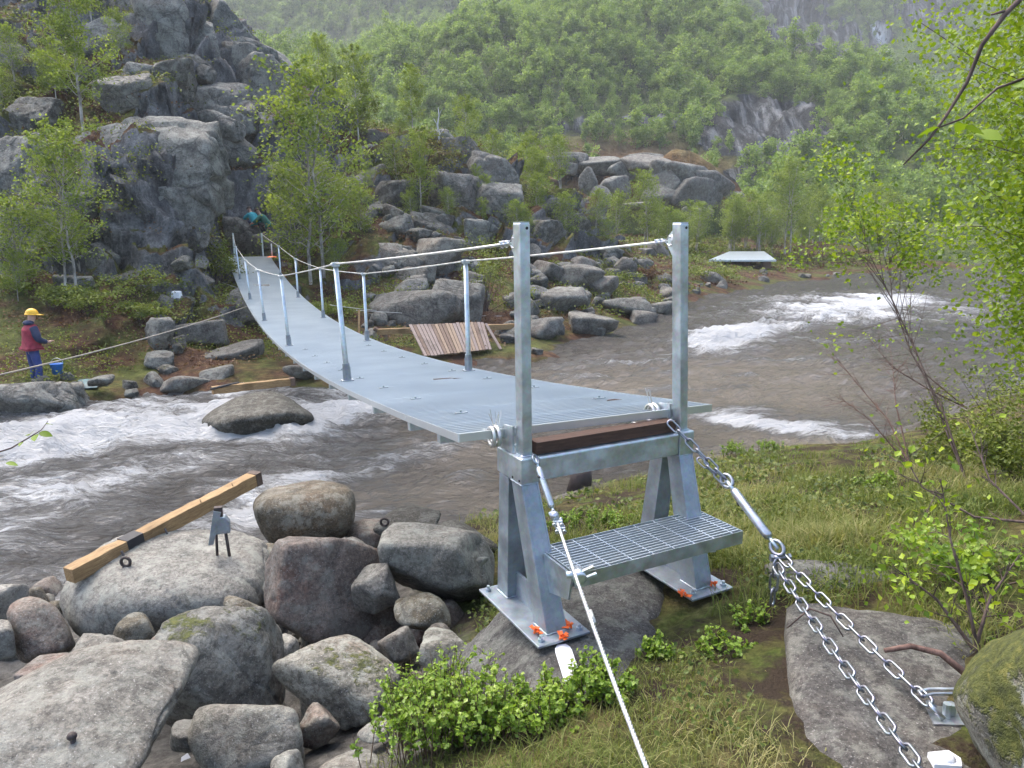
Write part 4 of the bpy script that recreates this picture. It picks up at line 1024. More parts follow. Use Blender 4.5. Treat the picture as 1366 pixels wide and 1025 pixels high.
# handrail wires
def to_br(P): # world -> bridge local
    x, y = P[0]-BO[0], P[1]-BO[1]; c, s_ = math.cos(BYAW), math.sin(BYAW); return (x*c+y*s_, -x*s_+y*c, P[2])
for s in (-1, 1):
    ct = post_c[s][1]; P0 = to_br(TL(ct, .135, ZT-.10)); 
    pts = [P0] + [(s*SS + math.sin(s*.02-.03)*h, a, deck_z(a)+h-.004) for a, h in ST] + [(s*.55, AE, DZ+1.05)]
    path = []
    for p, q in zip(pts[:-1], pts[1:]):
        n = max(4, int((q[1]-p[1])/.5)); L_ = q[1]-p[1]
        for k in range(n):
            t = k/n; path.append((p[0]+(q[0]-p[0])*t, p[1]+L_*t, p[2]+(q[2]-p[2])*t - .004*L_*4*t*(1-t)*.5))
    path.append(pts[-1])
    MB().tube(path, .008, 8).build('handrail_wire', M['wire'], br, True)
    # shackle, thimble and wire clips at the lug
    d = (Vector(path[1])-Vector(P0)).normalized()
    m = MB(); 
    m.tube([Vector(P0)-d*.05+Vector((0,0,.022)), Vector(P0)-d*.01+Vector((0,0,.026)), Vector(P0)+d*.03, Vector(P0)-d*.01-Vector((0,0,.026)), Vector(P0)-d*.05-Vector((0,0,.022))], .008, 8)
    m.tube([Vector(P0)-d*.045-Vector((0,0,.035)), Vector(P0)-d*.045+Vector((0,0,.035))], .009, 8)
    sh = m.build('shackle', M['chain_bright'], br, True)
    m = MB()
    for k in range(2):
        q = Vector(P0)+d*(.07+.05*k); m.ball(q, .017, 8, (1,1,1.2)); m.tube([q+Vector((-.02,0,.012)), q+Vector((.02,0,.012))], .006, 6)
    m.build('wire_clip', M['chain_bright'], br)
# cable end sockets with their looped thimbles at the trestle
for s in (-1, 1):
    cc = s*PP + (0 if s < 0 else .022)
    P0 = Vector(to_br(TL(cc - .07*s*0 - (.075 if s < 0 else .06), .20, Z1+.075)))
    m = MB(); m.tube([P0+Vector((-.06,0,0)), P0+Vector((.10,0,0))], .013, 10); m.tube([P0+Vector((-.03,0,0)), P0+Vector((-.012,0,0))], .024, 6)
    m.build('pin', M['galv'], br)
    m = MB()
    for k in range(16):
        pass
    lp = [P0 + Vector((-.005, .05*math.cos(t), .05*math.sin(t))) for t in np.linspace(0, 2*math.pi, 15)]
    m.tube(lp, .012, 8, False); m.tube([q + Vector((-.03,0,0)) for q in lp], .010, 8, False); m.build('thimble', M['wire'], br, True)
    m = MB()
    rs = np.random.RandomState(9+s)
    for k in range(7): 
        b0 = P0 + Vector((.02+rs.uniform(-.02,.02), .06, .03)); m.tube([b0, b0+Vector((rs.uniform(-.03,.03), rs.uniform(-.01,.04), rs.uniform(.06,.11)))], .0022, 5)
    m.build('frayed_strands', M['wire'], br)
# sticks blown on the deck
for (u, v, l, lab) in ((600,506,.34,'thin dark stick lying across the grating'),(820,535,.14,'short dark twig on the grating beside the right post')):
    p = PZ(u, v, 0); 
    a_guess = 3.6 if u < 700 else .9
    P = PZ(u, v, deck_z(a_guess)+.012)
    tag(MB().tube([(-l/2,0,0),(0,.012,.004),(l/2,0,.002)], [.006,.009,.005], 6).build('stick', M['bark_dark'], None, True, P, (0,0,.05)), lab, 'stick')

# ================================================================== stays and chains
link_me = None
def link_mesh():
    pts = []; L2, r = .030, .0145
    for k in range(9): a = -math.pi/2 + math.pi*k/8; pts.append((L2-r + r*math.cos(a)+.004, r*math.sin(a), 0))
    for k in range(9): a = math.pi/2 + math.pi*k/8; pts.append((-(L2-r) + r*math.cos(a)-.004, r*math.sin(a), 0))
    pts.append(pts[0]); return MB().tube(pts, .0046, 7, False)
def chain(name, pts, label, mat='chain', pitch=.0575, scale=1.0, group=None):
    global link_me
    root = empty(name, pts[0]); tag(root, label, 'chain', group)
    P = [Vector(p) for p in pts]; seg = [(b-a).length for a, b in zip(P[:-1], P[1:])]; tot = sum(seg); n = max(2, int(tot/(pitch*scale)))
    def at(d):
        for a, b, l in zip(P[:-1], P[1:], seg):
            if d <= l or b is P[-1]: return a + (b-a)*(d/l), (b-a).normalized()
            d -= l
    for i in range(n):
        p, d = at((i+.5)*tot/n)
        if (link_me is None): o = link_mesh().build('chain_link', M[mat], root, True); link_me = {mat: o.data}
        elif mat not in link_me: o = link_mesh().build('chain_link', M[mat], root, True); link_me[mat] = o.data
        else: o = obj('chain_link', link_me[mat], None, root)
        q = d.to_track_quat('X', 'Z').to_matrix().to_4x4()
        o.matrix_local = Matrix.Translation(p - P[0]) @ q @ Matrix.Rotation(R(45) + (i % 2)*R(90), 4, 'X') @ Matrix.Scale(scale*tot/n/(pitch*scale)*1.0, 4)
    return root
def sag_line(A, B, s, n=8): return [Vector(A).lerp(Vector(B), t) - Vector((0,0,4*s*t*(1-t))) for t in np.linspace(0, 1, n)]
# right stay: doubled chain, turnbuckle, two anchor chains
HK = TL(PP-.045, .03, Z1+.125)
R0 = Vector(PY(893, 563, 4.13)); R1 = Vector(PY(968, 640, 3.86)); R2 = Vector(PY(1038, 733, 3.48)); R3 = Vector(PY(1042, 742, 3.46))
chain('tension_chain', [R0, R1], 'upper chain hooked to the right post above the turnbuckle', scale=1.2)
chain('tension_chain', [R0.lerp(R1,.55)+Vector((-.01,-.02,-.03)), R1+Vector((-.01,-.01,-.01))], 'doubled-back chain end lying along the upper chain', scale=1.0)
def turnbuckle(A, B, label, r=.017, name='turnbuckle', hook=True):
    A, B = Vector(A), Vector(B); d = (B-A).normalized(); root = empty(name, A); tag(root, label, 'turnbuckle')
    b = B-A; L_ = b.length
    MB().tube([d*L_*.16, d*L_*.2, d*L_*.80, d*L_*.84], [r*.8, r, r, r*.8], 12).build('body', M['chain_bright'], root, True)
    for t0, t1 in ((.0,.18),(.82,1.0)): MB().tube([d*L_*t0, d*L_*t1], r*.45, 8).build('threaded_rod', M['galv'], root, True)
    s = d.orthogonal().normalized()
    for t in (0.02, .98):
        c = d*L_*t; e = s.cross(d)
        lp = [c + (s*math.cos(a)*r*1.2 + d*math.sin(a)*r*1.7) for a in np.linspace(0, 2*math.pi, 13)]
        MB().tube(lp, r*.42, 7, False).build('eye', M['chain'], root, True)
    if hook: MB().tube([d*L_*.30+s*r*1.05-e*.008, d*L_*.34+s*r*1.1], .006, 6).build('lock_nut', M['black_rubber'], root)
    return root
turnbuckle(R1, R2, 'long bright turnbuckle tightening the right-hand chain', .025)
PA = PZ(1253, 952, 1.92); PB = PZ(1262, 1032, 1.92)
chain('anchor_chain', sag_line(R3, PA+np.array([-.03,.02,.03]), .012), 'anchor chain running to the shackle beside the mossy rock', pitch=.0575, scale=1.3)
RB = R3 + Vector((-.035,-.03,-.035))
PBx = Vector(PY(1240, 1042, 2.0))
chain('anchor_chain', sag_line(RB, PBx, .02), 'anchor chain lying lower over the slab towards the white fitting', scale=1.35)
chain('hanging_chain', [R2+Vector((-.02,-.03,-.05)), R2+Vector((-.022,-.03,-.29))], 'short loose chain end dangling below the turnbuckle', scale=1.25)
m = empty('shackle_bolt', R3); tag(m, 'heavy bolted shackle joining the turnbuckle to the two anchor chains', 'shackle')
MB().tube([Vector((-.04,0,-.01)), Vector((.04,.01,-.012))], .013, 8).build('bolt', M['chain'], m, True)
MB().tube([Vector((-.055,0,-.01)), Vector((-.04,0,-.01))], .021, 6).tube([Vector((.04,.01,-.012)), Vector((.052,.01,-.012))], .021, 6).build('nut', M['chain'], m)
# anchor fitting on the slab
an = empty('anchor_fitting', PA); tag(an, 'zinc anchor plate and shackle bolted to the slab beside the mossy rock', 'anchor')
MB().prism([(-.05,-.05),(.12,-.06),(.12,.05),(-.02,.06)], 'z', -.02, -.008).build('plate', M['chain_bright'], an)
MB().tube([(.0,-.03,.0),(-.035,-.01,.03),(-.035,.02,.035),(.0,.035,.01)], .010, 8).build('shackle_bow', M['chain_bright'], an, True)
MB().tube([(.02,-.01,-.01),(.02,-.01,.05)], .015, 8).tube([(.05,.01,-.01),(.05,.01,.035)], .019, 6).build('anchor_bolt', M['galv'], an)
MB().tube([(-.05,.035,.05),(.0,.05,.05),(.10,.05,.05),(.12,.065,.05),(.10,.08,.05),(0,.08,.05),(-.05,.065,.05),(-.05,.035,.05)], .007, 7, False).build('spare_link', M['chain_bright'], an, True)
a2 = empty('anchor_fitting', PZ(1262, 1018, 1.90)); tag(a2, 'second slab anchor with a white plastic cover', 'anchor')
MB().prism([(-.06,-.03),(.03,-.04),(.05,0),(.03,.04),(-.05,.03)], 'z', .0, .02).build('plate', M['white_plastic'], a2); MB().ball((0,0,.02), .03, 10, (1,1,.6)).build('cover', M['white_plastic'], a2, True)
# left stay: turnbuckle, clips, wire rope
Q0 = Vector(PY(714, 612, 3.66)); Q1 = Vector(PY(741, 690, 3.44)); Q2 = Vector(PY(772, 768, 3.20)); Q3 = Vector(PZ(900, 1120, 1.86))
turnbuckle(Q0, Q1, 'short turnbuckle fixed below the left post of the trestle', .017)
wr = empty('stay_wire', Q1); tag(wr, 'grey wire rope stay running from the left turnbuckle to the ground', 'wire')
dd = (Q3-Q1)
MB().tube([dd*t - Vector((0,0,.03*4*t*(1-t))) for t in np.linspace(0, 1, 14)], .0078, 10).build('wire_rope', M['wire'], wr, True)
tw = []
m = MB(); N_ = 260; dn = dd.normalized(); o1 = dn.orthogonal().normalized(); o2 = dn.cross(o1)
for ph in range(4):
    m.tube([dd*t - Vector((0,0,.03*4*t*(1-t))) + (o1*math.cos(t*150+ph*math.pi/2) + o2*math.sin(t*150+ph*math.pi/2))*.0062 for t in np.linspace(.30, 1, N_)], .0038, 4)
m.build('strands', M['wire'], wr, True)
dq = (Q2-Q1)
for t in (.10, .22):
    c = dq*t; m = MB().box(c.x-.024, c.x+.024, c.y-.018, c.y+.018, c.z-.016, c.z+.016); 
    for sx_ in (-.018, .018): m.tube([c+Vector((sx_,-.035,.0)), c+Vector((sx_,.03,.0))], .007, 7).tube([c+Vector((sx_,-.036,0)), c+Vector((sx_,-.022,0))], .012, 6)
    bevel(m.build('wire_clip', M['chain_bright'], wr), .003)
MB().ball((-.005,-.01,.012), .024, 10).tube([(-.03,-.01,.03),(.0,-.015,-.03),(.03,-.01,-.0)], .009, 8).build('shackle', M['chain_bright'], wr, True)
cl = empty('scaffold_clamp', Q2); tag(cl, 'galvanised coupler clamp with wing bolts gripping the stay wire beside the step', 'clamp')
dn2 = (Q3-Q2).normalized()
MB().tube([-dn2*.03, -dn2*.028, dn2*.028, dn2*.03], [.025,.034,.034,.025], 12).build('clamp_body', M['galv'], cl, True)
MB().tube([(-.06,0,.002),(-.02,0,.004)], .02, 10).build('clamp_jaw', M['galv'], cl, True)
MB().bar((.01,-.01,.02),(.07,.0,.045),.02,.012).build('wing_bolt', M['galv'], cl)
MB().bar((.03,-.01,-.01),(.085,.0,.008),.02,.012).build('wing_bolt', M['galv'], cl)
# lashing along the lower wire
ls = MB().tube([Vector(PY(787,815,2.98)), Vector(PY(793,832,2.92))], .011, 8).build('wire_sleeve', M['wire'], None, True); tag(ls, 'small bright sleeve crimped on the lower stay wire', 'sleeve')

# ---- old wires over the river
def wire(name, A, B, r, sag, label, mat='wire_old'):
    m = MB().tube(sag_line(A, B, sag, 24), r, 6); return tag(m.build(name, M[mat], None, True), label, 'wire')
wire('old_wire', PY(-60, 514, 10.5), PY(332, 408, 22.2), .014, .10, 'rusty old wire slanting from the water edge up to the far end of the deck')
wire('guy_wire', PY(320, 385, 24.6), PY(285, 372, 27.0), .010, .02, 'short guy wire left of the far end of the deck', 'wire')
wire('guy_wire', PY(475, 414, 24), PY(692, 422, 27.0), .008, .05, 'thin grey wire stretched low in front of the rock fall', 'wire')
wire('guy_wire', PY(440, 407, 24), PY(540, 417, 26.0), .010, .03, 'pale wire leaving the right edge of the deck', 'wire')
# ================================================================== plants
def leaf_quads(P, size, rs, up=.3, jitter=.35, pointed=True):
    """one kite-shaped leaf at every point of P -> V, F (quads), leaf index"""
    n = len(P); s = size*(1 + jitter*rs.uniform(-1, 1, n))
    N = rs.normal(size=(n, 3)); N[:, 2] = np.abs(N[:, 2]) + up; N /= np.linalg.norm(N, axis=1)[:, None]
    a = rs.normal(size=(n, 3)); a -= N*(a*N).sum(1)[:, None]; a /= np.linalg.norm(a, axis=1)[:, None]; b = np.cross(N, a)
    s = s[:, None]; k = .45
    V = np.stack([P - a*s*.5, P + b*s*k*.9 - a*s*.05 + N*s*.08, P + a*s*.55, P - b*s*k*.9 - a*s*.05 + N*s*.08], 1).reshape(-1, 3)
    F = np.arange(4*n).reshape(n, 4); return V, F
def tube_np(path, rad, n=5):
    m = MB(); m.tube(path, rad, n, False); return m
def grow_tree(seed, H=6.0, spread=.32, nb=26, leaves=4000, leaf=.07, r0=.06, lean=(0,0), lo=.22, cluster=.28, up=.9, stems=1, sides=6, droop=0.0):
    rs = np.random.RandomState(seed); wood = MB(); tips = []
    for sidx in range(stems):
        a0 = rs.uniform(0, 6.28); off = np.array([math.cos(a0), math.sin(a0), 0])*(.25*H*.3 if stems > 1 else 0)
        tr_ = []; n = 12; w = rs.normal(size=2)*.02*H
        for i in range(n+1):
            t = i/n; tr_.append(np.array([lean[0]*t*H + w[0]*math.sin(t*5+seed) + rs.normal()*.008*H*t, lean[1]*t*H + w[1]*math.sin(t*4) + rs.normal()*.008*H*t, t*H]) + off*t)
        wood.tube(tr_, [r0*(1-.88*i/n)*(1.25 if i == 0 else 1) for i in range(n+1)], sides, False)
        for b in range(nb):
            t = lo + (1-lo)*(b+rs.uniform(0,1))/nb; i = min(int(t*n), n-1); p = tr_[i] + (tr_[i+1]-tr_[i])*(t*n-i)
            az = b*2.4 + rs.uniform(-.6,.6); L = spread*H*(.25+.85*math.sin(math.pi*min(1, (t-lo)/(1-lo)*.86+.16))**.8)*rs.uniform(.6,1.2)
            d = np.array([math.cos(az), math.sin(az), up*rs.uniform(.5,1.2)]); d /= np.linalg.norm(d)
            m_ = 5; br_ = [p + d*L*k/m_ + np.array([0,0,-droop*L*(k/m_)**2]) + rs.normal(size=3)*.03*L*(k>0) for k in range(m_+1)]
            rb = r0*(1-.85*t)*.42; wood.tube(br_, [max(.003, rb*(1-.8*k/m_)) for k in range(m_+1)], 4, False)
            for k in range(2, m_+1): tips.append((br_[k], L*.30*(1.2-.12*k)))
            for q in range(3):
                k = rs.randint(1, m_); e = d + rs.normal(size=3)*.7; e /= np.linalg.norm(e); l2 = L*rs.uniform(.25,.5)
                tw_ = [br_[k], br_[k] + e*l2*.5 + rs.normal(size=3)*.02, br_[k] + e*l2]
                wood.tube(tw_, [rb*.4, rb*.3, .002], 3, False); tips += [(tw_[1], L*.22), (tw_[2], L*.24)]
        tips.append((tr_[-1], .1*H))
    tp = np.array([t[0] for t in tips]); tr2 = np.array([max(.05, t[1]) for t in tips])
    # leaves gather in uneven sprays round the twigs
    wgt = rs.gamma(1.2, 1, len(tp)); wgt /= wgt.sum()
    idx = rs.choice(len(tp), leaves, p=wgt); P = tp[idx] + rs.normal(size=(leaves, 3))*(tr2[idx]*cluster/.28*.55)[:, None]*np.array([1,1,.75])
    V, F = leaf_quads(P, leaf, rs)
    sh = rs.uniform(0, 1, len(tp))[idx]*.55 + rs.uniform(0, .45, leaves)
    return wood, V, F, np.repeat(sh, 4)
def tree_obj(name, spec, label, cat='tree', loc=(0,0,0), rz=0., scale=1., leafmat='leaf_birch', bark='bark_birch', group=None):
    wood, V, F, tint = spec
    root = empty(name, loc, rz); root.scale = (scale,)*3; tag(root, label, cat, group)
    wood.build('trunk', M[bark], root, True)
    obj('crown', new_mesh('crown', V, F, False, tint), M[leafmat], root)
    return root
# --- far-bank birches seen one by one
protos = [tree_obj('birch_tree', grow_tree(101, 6.4, .22, 30, 7500, .085, .06), 'tall young birch before the crag with its top above the picture', loc=(0,0,-50)) ,
          tree_obj('birch_tree', grow_tree(102, 6.0, .25, 30, 7000, .085, .055, stems=2), 'x', loc=(0,0,-50)),
          tree_obj('birch_tree', grow_tree(103, 5.2, .26, 26, 4600, .09, .05), 'x', loc=(0,0,-50)),
          tree_obj('birch_tree', grow_tree(104, 5.0, .32, 22, 3600, .11, .05, stems=3), 'x', loc=(0,0,-50))]
PH = [6.4, 6.0, 5.2, 5.0]; used_p = [False]*4
def put_tree(k, p, h, rz, label, group=None, name='birch_tree'):
    o = protos[k] if not used_p[k] else copy_tree(protos[k])
    used_p[k] = True
    o.location = tuple(map(float, p)); o.rotation_euler = (0, 0, rz); o.scale = (h/PH[k],)*3; o['label'] = label
    if group: o['group'] = group
    elif 'group' in o: del o['group']
    return o
def tree_px(k, u, vbase, vtop, label, Y=None, rz=None, group=None, seed=[0]):
    p = hit_far(u, vbase) if Y is None else PY(u, vbase, Y); h = (vbase-vtop)*p[1]/FPX*1.02; seed[0] += 1
    zz = fz(p[0], p[1]) if Y is None else p[2]
    return put_tree(k, (p[0], p[1], min(p[2], zz)-.08), h, seed[0]*1.7 if rz is None else rz, label, group)
tree_px(0,113,182,-35,'slender birch rooted on the mossy ledge above the big rock face')
tree_px(1,97,405,178,'bushy two-stemmed birch in front of the big rock face', Y=21.8)
tree_px(3,28,415,275,'low broad-leaved bush-like birch beside the bushy two-stemmed one', Y=21.5)
tree_px(1,425,405,118,'tall wide birch right of the far end of the deck', Y=29.0)
tree_px(2,398,395,230,'smaller birch close behind the far deck end', Y=30.5)
tree_px(0,478,198,78,'birch on the crest beside the dark fir-green bush')
tree_px(2,428,140,58,'thin pale birch on the skyline of the crag')
tree_px(2,452,160,95,'short birch on the crest next to the thin pale one')
tree_px(0,550,185,95,'birch standing on the moss-topped crest left of the dead tree')
tree_px(2,622,205,128,'young birch right of the dead tree on the crest')
tree_px(3,655,215,165,'small bush birch on the right shoulder of the crest')
tree_px(0,562,290,178,'slim birch growing from the green gully in the crag')
tree_px(3,530,250,190,'bushy birch in the green gully beside the slim one')
tree_px(3,480,330,255,'small birch bush behind the tall wide birch', Y=32)
tree_px(1,705,305,190,'leafy birch behind the rounded end of the crag', Y=47)
tree_px(2,690,290,205,'smaller birch behind the rounded end of the crag', Y=50)
tree_px(3,735,345,270,'birch bush above the talus', Y=45)
tree_px(1,862,335,236,'rounded birch on the meadow below the heath knoll', Y=58)
tree_px(3,822,330,262,'low birch left of the rounded meadow birch', Y=57)
tree_px(3,905,335,285,'little birch between the posts and the meadow', Y=60)
tree_px(2,975,335,268,'narrow birch behind the grey sheet on the meadow', Y=62)
tree_px(1,1050,338,222,'broad tall birch right behind the grey sheet', Y=63)
tree_px(3,1012,335,272,'round birch bush behind the grey sheet', Y=61)
tree_px(2,1092,340,262,'birch beside the broad tall one on the meadow', Y=64)
tree_px(3,1180,345,265,'birch bush across the rapids', Y=66)
# small birches and saplings scattered on ledges and meadow
rs = np.random.RandomState(77); n_s = 0
for (a, b, c, d, n, h0, h1, where) in ((0,80,20,180,4,50,90,'small birch on the ledges left of the slender birch'),(60,200,20,140,3,60,110,'small birch around the slender birch on the crag'),(20,150,330,420,3,60,100,'sapling at the foot of the big rock face'),(270,330,240,300,3,40,60,'sapling in the gully above the far landing'),(470,660,180,300,7,36,64,'sapling on the mossy shoulder of the crag'),(690,800,250,330,8,40,70,'small birch above the stony shore behind the posts'),(400,480,280,400,3,50,90,'small birch around the tall wide birch'),(800,1180,325,342,26,36,80,'small birch in the row along the far meadow'),(640,720,260,330,5,30,60,'sapling at the rounded end of the crag')):
    for i in range(n):
        u, v = rs.uniform(a, b), rs.uniform(c, d); p = hit_far(u, v); h = rs.uniform(h0, h1)*p[1]/FPX
        if in_corridor(p): continue
        put_tree((2,3,3,0)[n_s % 4], (p[0], p[1], fz(p[0], p[1])-.1), h, rs.uniform(0, 6.28), where, 'young birches of the far bank'); n_s += 1
# dead tree
p = hit_far(585, 190); m = MB(); q = [np.array([0,0,0]), np.array([.05,0,.5]), np.array([-.04,0,1.0]), np.array([.06,0,1.5]), np.array([.02,0,1.9])]
m.tube(q, [.07,.06,.045,.03,.012], 6); m.tube([q[2], q[2]+np.array([-.2,0,.35])], [.03,.01], 5); m.tube([q[1], q[1]+np.array([.22,.05,.3])], [.03,.01], 5); m.tube([q[3], q[3]+np.array([.16,0,.3])], [.02,.006], 5)
tag(m.build('dead_tree', M['dead_wood'], None, True, (p[0], p[1], fz(p[0], p[1])-.1)), 'bleached leafless dead tree standing on the crest', 'tree')

# --- the wood on the mountain: a mass of birch crowns
def low_crown(seed, n=420, H=5.0, W=2.1, leaf=.27):
    rs = np.random.RandomState(seed); lobes = rs.normal(size=(16, 3))*np.array([.38,.38,.28])*np.array([W, W, H]) * .8 + np.array([0,0,H*.62]); lobes[:, 2] = np.clip(lobes[:, 2], H*.25, H*.97)
    k = rs.randint(0, 16, n); P = lobes[k] + rs.normal(size=(n, 3))*np.array([.5,.5,.42])*W*.32
    V, F = leaf_quads(P, leaf, rs, .3, .5); tint = np.repeat(np.clip(rs.uniform(0,.5,16)[k] + rs.uniform(0,.5,n), 0, 1), 4)
    m = MB(); m.tube([(0,0,-.3),(.05,0,H*.4),(0,.06,H*.85)], [.10,.07,.02], 5, False)
    for j in range(6): m.tube([(0,0,H*(.25+.08*j)), tuple(lobes[j])], [.045,.015], 3, False)
    tv = np.array(m.v); tf = np.array([f for f in m.f if len(f) == 4]) + len(V)
    V = np.vstack([V, tv]); F = np.vstack([F, tf]); tint = np.concatenate([tint, np.full(len(tv), .02)])
    return V, F, tint
rs = np.random.RandomState(12)
wood_src = []
for k in range(4):
    V, F, tint = low_crown(200+k, 980, (5.2,4.6,5.8,3.8)[k], (2.0,2.3,1.8,2.3)[k])
    root = empty('birch_tree', (0,0,0)); tag(root, ('pale-stemmed birch at the foot of the wooded slope','spreading birch at the foot of the wooded slope','tall narrow birch at the foot of the wooded slope','low rounded birch at the foot of the wooded slope')[k], 'tree')
    c = obj('crown', new_mesh('crown', V, F, False, tint), M['leaf_far'], root); wood_src.append((root, c))
for (root, c), (u, Yd) in zip(wood_src, ((700,90),(1120,92),(600,96),(1010,94))):
    x = (u-683)/FPX*Yd; root.location = (x, Yd, float(mount_z(x, Yd)) - .2)
# points on the slope
N0 = 90000; xs = rs.uniform(-190, 260, N0); ys = 84 + (480-84)*rs.uniform(0, 1, N0)**.85
keep = np.abs(np.arctan2(xs, ys)) < R(42); xs, ys = xs[keep], ys[keep]
dens = .62 + .45*fbm(xs/22., ys/22., o=3) ; 
zs_ = mount_z(xs, ys); zs_b = mount_z(xs, ys+1.0)
pu, pv = to_px(np.stack([xs, ys, zs_], -1)); bare = np.zeros(len(xs))
for u, v, a, b, w in CLIFFS: bare = np.maximum(bare, min(1, w*1.3)*np.exp(-((((pu-u)/(a*1.05))**2 + ((pv-v-8)/(b*1.25))**2)**2)))
bare = np.maximum(bare, .93*np.exp(-((((pu-830)/150)**2 + ((pv-250)/46)**2)**3)))
prob = np.clip(dens, .25, 1)*(1-bare)*np.clip(1.25 - ys/900, .5, 1)*np.where(ys < 150, .85, 1)
kp = (rs.uniform(0, 1, len(xs)) < prob) & (pv < 345) & (pv > -60) & (pu > 150) & (pu < 1420) & ~((ys < 100) & (np.abs(xs-14) < 16))
xs, ys, zs_ = xs[kp], ys[kp], zs_[kp]
pts_me = bpy.data.meshes.new('mountain_wood'); n = len(xs)
pts_me.vertices.add(n); pts_me.vertices.foreach_set('co', np.stack([xs, ys, zs_-.25], -1).astype(np.float32).ravel())
for nm, ty, val in (('siz', 'FLOAT', np.clip(rs.lognormal(-.26, .30, n), .4, 1.5)*np.where(ys > 260, 1.25, 1)), ('rz', 'FLOAT', rs.uniform(0, 6.28, n)), ('pick', 'INT', rs.randint(0, 4, n))):
    at = pts_me.attributes.new(nm, ty, 'POINT'); at.data.foreach_set('value', val.astype(np.float32 if ty == 'FLOAT' else np.int32))
fo = obj('mountain_wood', pts_me); tag(fo, 'mass of light green birch wood covering the mountainside', 'wood', kind='stuff')
ng = bpy.data.node_groups.new('birch_wood', 'GeometryNodeTree')
ng.interface.new_socket('Geometry', in_out='INPUT', socket_type='NodeSocketGeometry'); ng.interface.new_socket('Geometry', in_out='OUTPUT', socket_type='NodeSocketGeometry')
gi, go = ng.nodes.new('NodeGroupInput'), ng.nodes.new('NodeGroupOutput')
jn = ng.nodes.new('GeometryNodeJoinGeometry')
def named(nm, ty):
    a = ng.nodes.new('GeometryNodeInputNamedAttribute'); a.data_type = ty; a.inputs[0].default_value = nm; return a
a_s, a_r, a_p = named('siz', 'FLOAT'), named('rz', 'FLOAT'), named('pick', 'INT')
cx = ng.nodes.new('ShaderNodeCombineXYZ'); ng.links.new(a_r.outputs[0], cx.inputs[2])
m2p = ng.nodes.new('GeometryNodeMeshToPoints'); ng.links.new(gi.outputs[0], m2p.inputs[0])
for k, (_, c) in enumerate(wood_src):
    oi = ng.nodes.new('GeometryNodeObjectInfo'); oi.inputs['Object'].default_value = c; oi.transform_space = 'ORIGINAL'
    cmp_ = ng.nodes.new('FunctionNodeCompare'); cmp_.data_type = 'INT'; cmp_.operation = 'EQUAL'
    ii = [s for s in cmp_.inputs if s.type == 'INT']; ng.links.new(a_p.outputs[0], ii[0]); ii[1].default_value = k
    ip = ng.nodes.new('GeometryNodeInstanceOnPoints'); ng.links.new(m2p.outputs[0], ip.inputs['Points']); ng.links.new(cmp_.outputs[0], ip.inputs['Selection'])
    ng.links.new(oi.outputs['Geometry'], ip.inputs['Instance']); ng.links.new(cx.outputs[0], ip.inputs['Rotation']); ng.links.new(a_s.outputs[0], ip.inputs['Scale'])
    ng.links.new(ip.outputs[0], jn.inputs[0])
ng.links.new(jn.outputs[0], go.inputs[0])
md = fo.modifiers.new('wood', 'NODES'); md.node_group = ng

# --- low growth on the far bank (moss, bilberry, heather): nobody could count it
rs = np.random.RandomState(21)
FV = FB_V; 
def scatter_far(n, boxes):
    out = []
    for (a, b, c, d, k) in boxes:
        for i in range(k):
            out.append((rs.uniform(a, b), rs.uniform(c, d)))
    return out
flat = FV.reshape(-1, 3); e1 = (FV[1:, :-1] - FV[:-1, :-1]); e2 = (FV[:-1, 1:] - FV[:-1, :-1]); nn = np.cross(e2, e1); ar = np.linalg.norm(nn, axis=2); nzv = np.abs(nn[..., 2])/np.maximum(ar, 1e-9)
cen = (FV[1:, 1:] + FV[:-1, :-1])/2; C_ = cen.reshape(-1, 3); nzv = nzv.ravel(); ar = ar.ravel(); D_ = np.hypot(C_[:,0], C_[:,1])
pu, pv = to_px(C_); vis = (pu > -60) & (pu < 1430) & (pv > -40) & (pv < 560)
nfar = fbm(C_[:,0]*.35, C_[:,1]*.35, C_[:,2]*.35, 3)
gveg = np.clip((nzv - .58)*3 + .7*nfar, 0, 1)*vis*(C_[:,2] > water_z(C_[:,0], C_[:,1]) + .28)*(D_ < 80)
for u, v, a, b, w in ((150,420,130,50,.9),(570,240,60,60,.8),(285,260,26,60,.8),(110,140,90,50,.7),(640,380,40,60,.8)): gveg = gveg + w*vis*np.exp(-(((pu-u)/a)**2 + ((pv-v)/b)**2))*(C_[:,2] > water_z(C_[:,0], C_[:,1]) + .3)
wgt = gveg*ar/np.maximum(D_, 10)**1.6; wgt /= wgt.sum()
def far_cover(name, n, leaf_, hgt, mat, label, mod, clump=.3):
    w = wgt*mod; w = w/w.sum(); nc = n//14; idx = rs.choice(len(C_), nc, p=w); rep = np.repeat(idx, 14)
    P = C_[rep] + rs.normal(size=(len(rep), 3))*np.array([clump, clump, hgt*.45]) + np.array([0,0,hgt*.5])
    sz = leaf_*np.clip(D_[rep]/24, .7, 2.6)
    V, F = leaf_quads(P, sz, rs, .5, .4); o = obj(name, new_mesh(name, V, F, False, np.repeat(np.clip(rs.uniform(0,.6,nc)[np.arange(len(rep))//14] + rs.uniform(0,.4,len(rep)), 0, 1), 4)), M[mat])
    return tag(o, label, 'undergrowth', kind='stuff')
gmask = sstep(-.25, .25, fbm(C_[:,0]*.22+4, C_[:,1]*.22, C_[:,2]*.22, 3) + .25*np.exp(-(((pu-150)/150)**2 + ((pv-420)/70)**2)))
far_cover('green_undergrowth', 110000, .062, .22, 'leaf_juniper', 'low yellow-green bilberry and moss cover on the far bank', gmask)
far_cover('rusty_undergrowth', 26000, .066, .12, 'rusty_heath', 'rusty brown heather cover on the far bank', 1-gmask*.95)
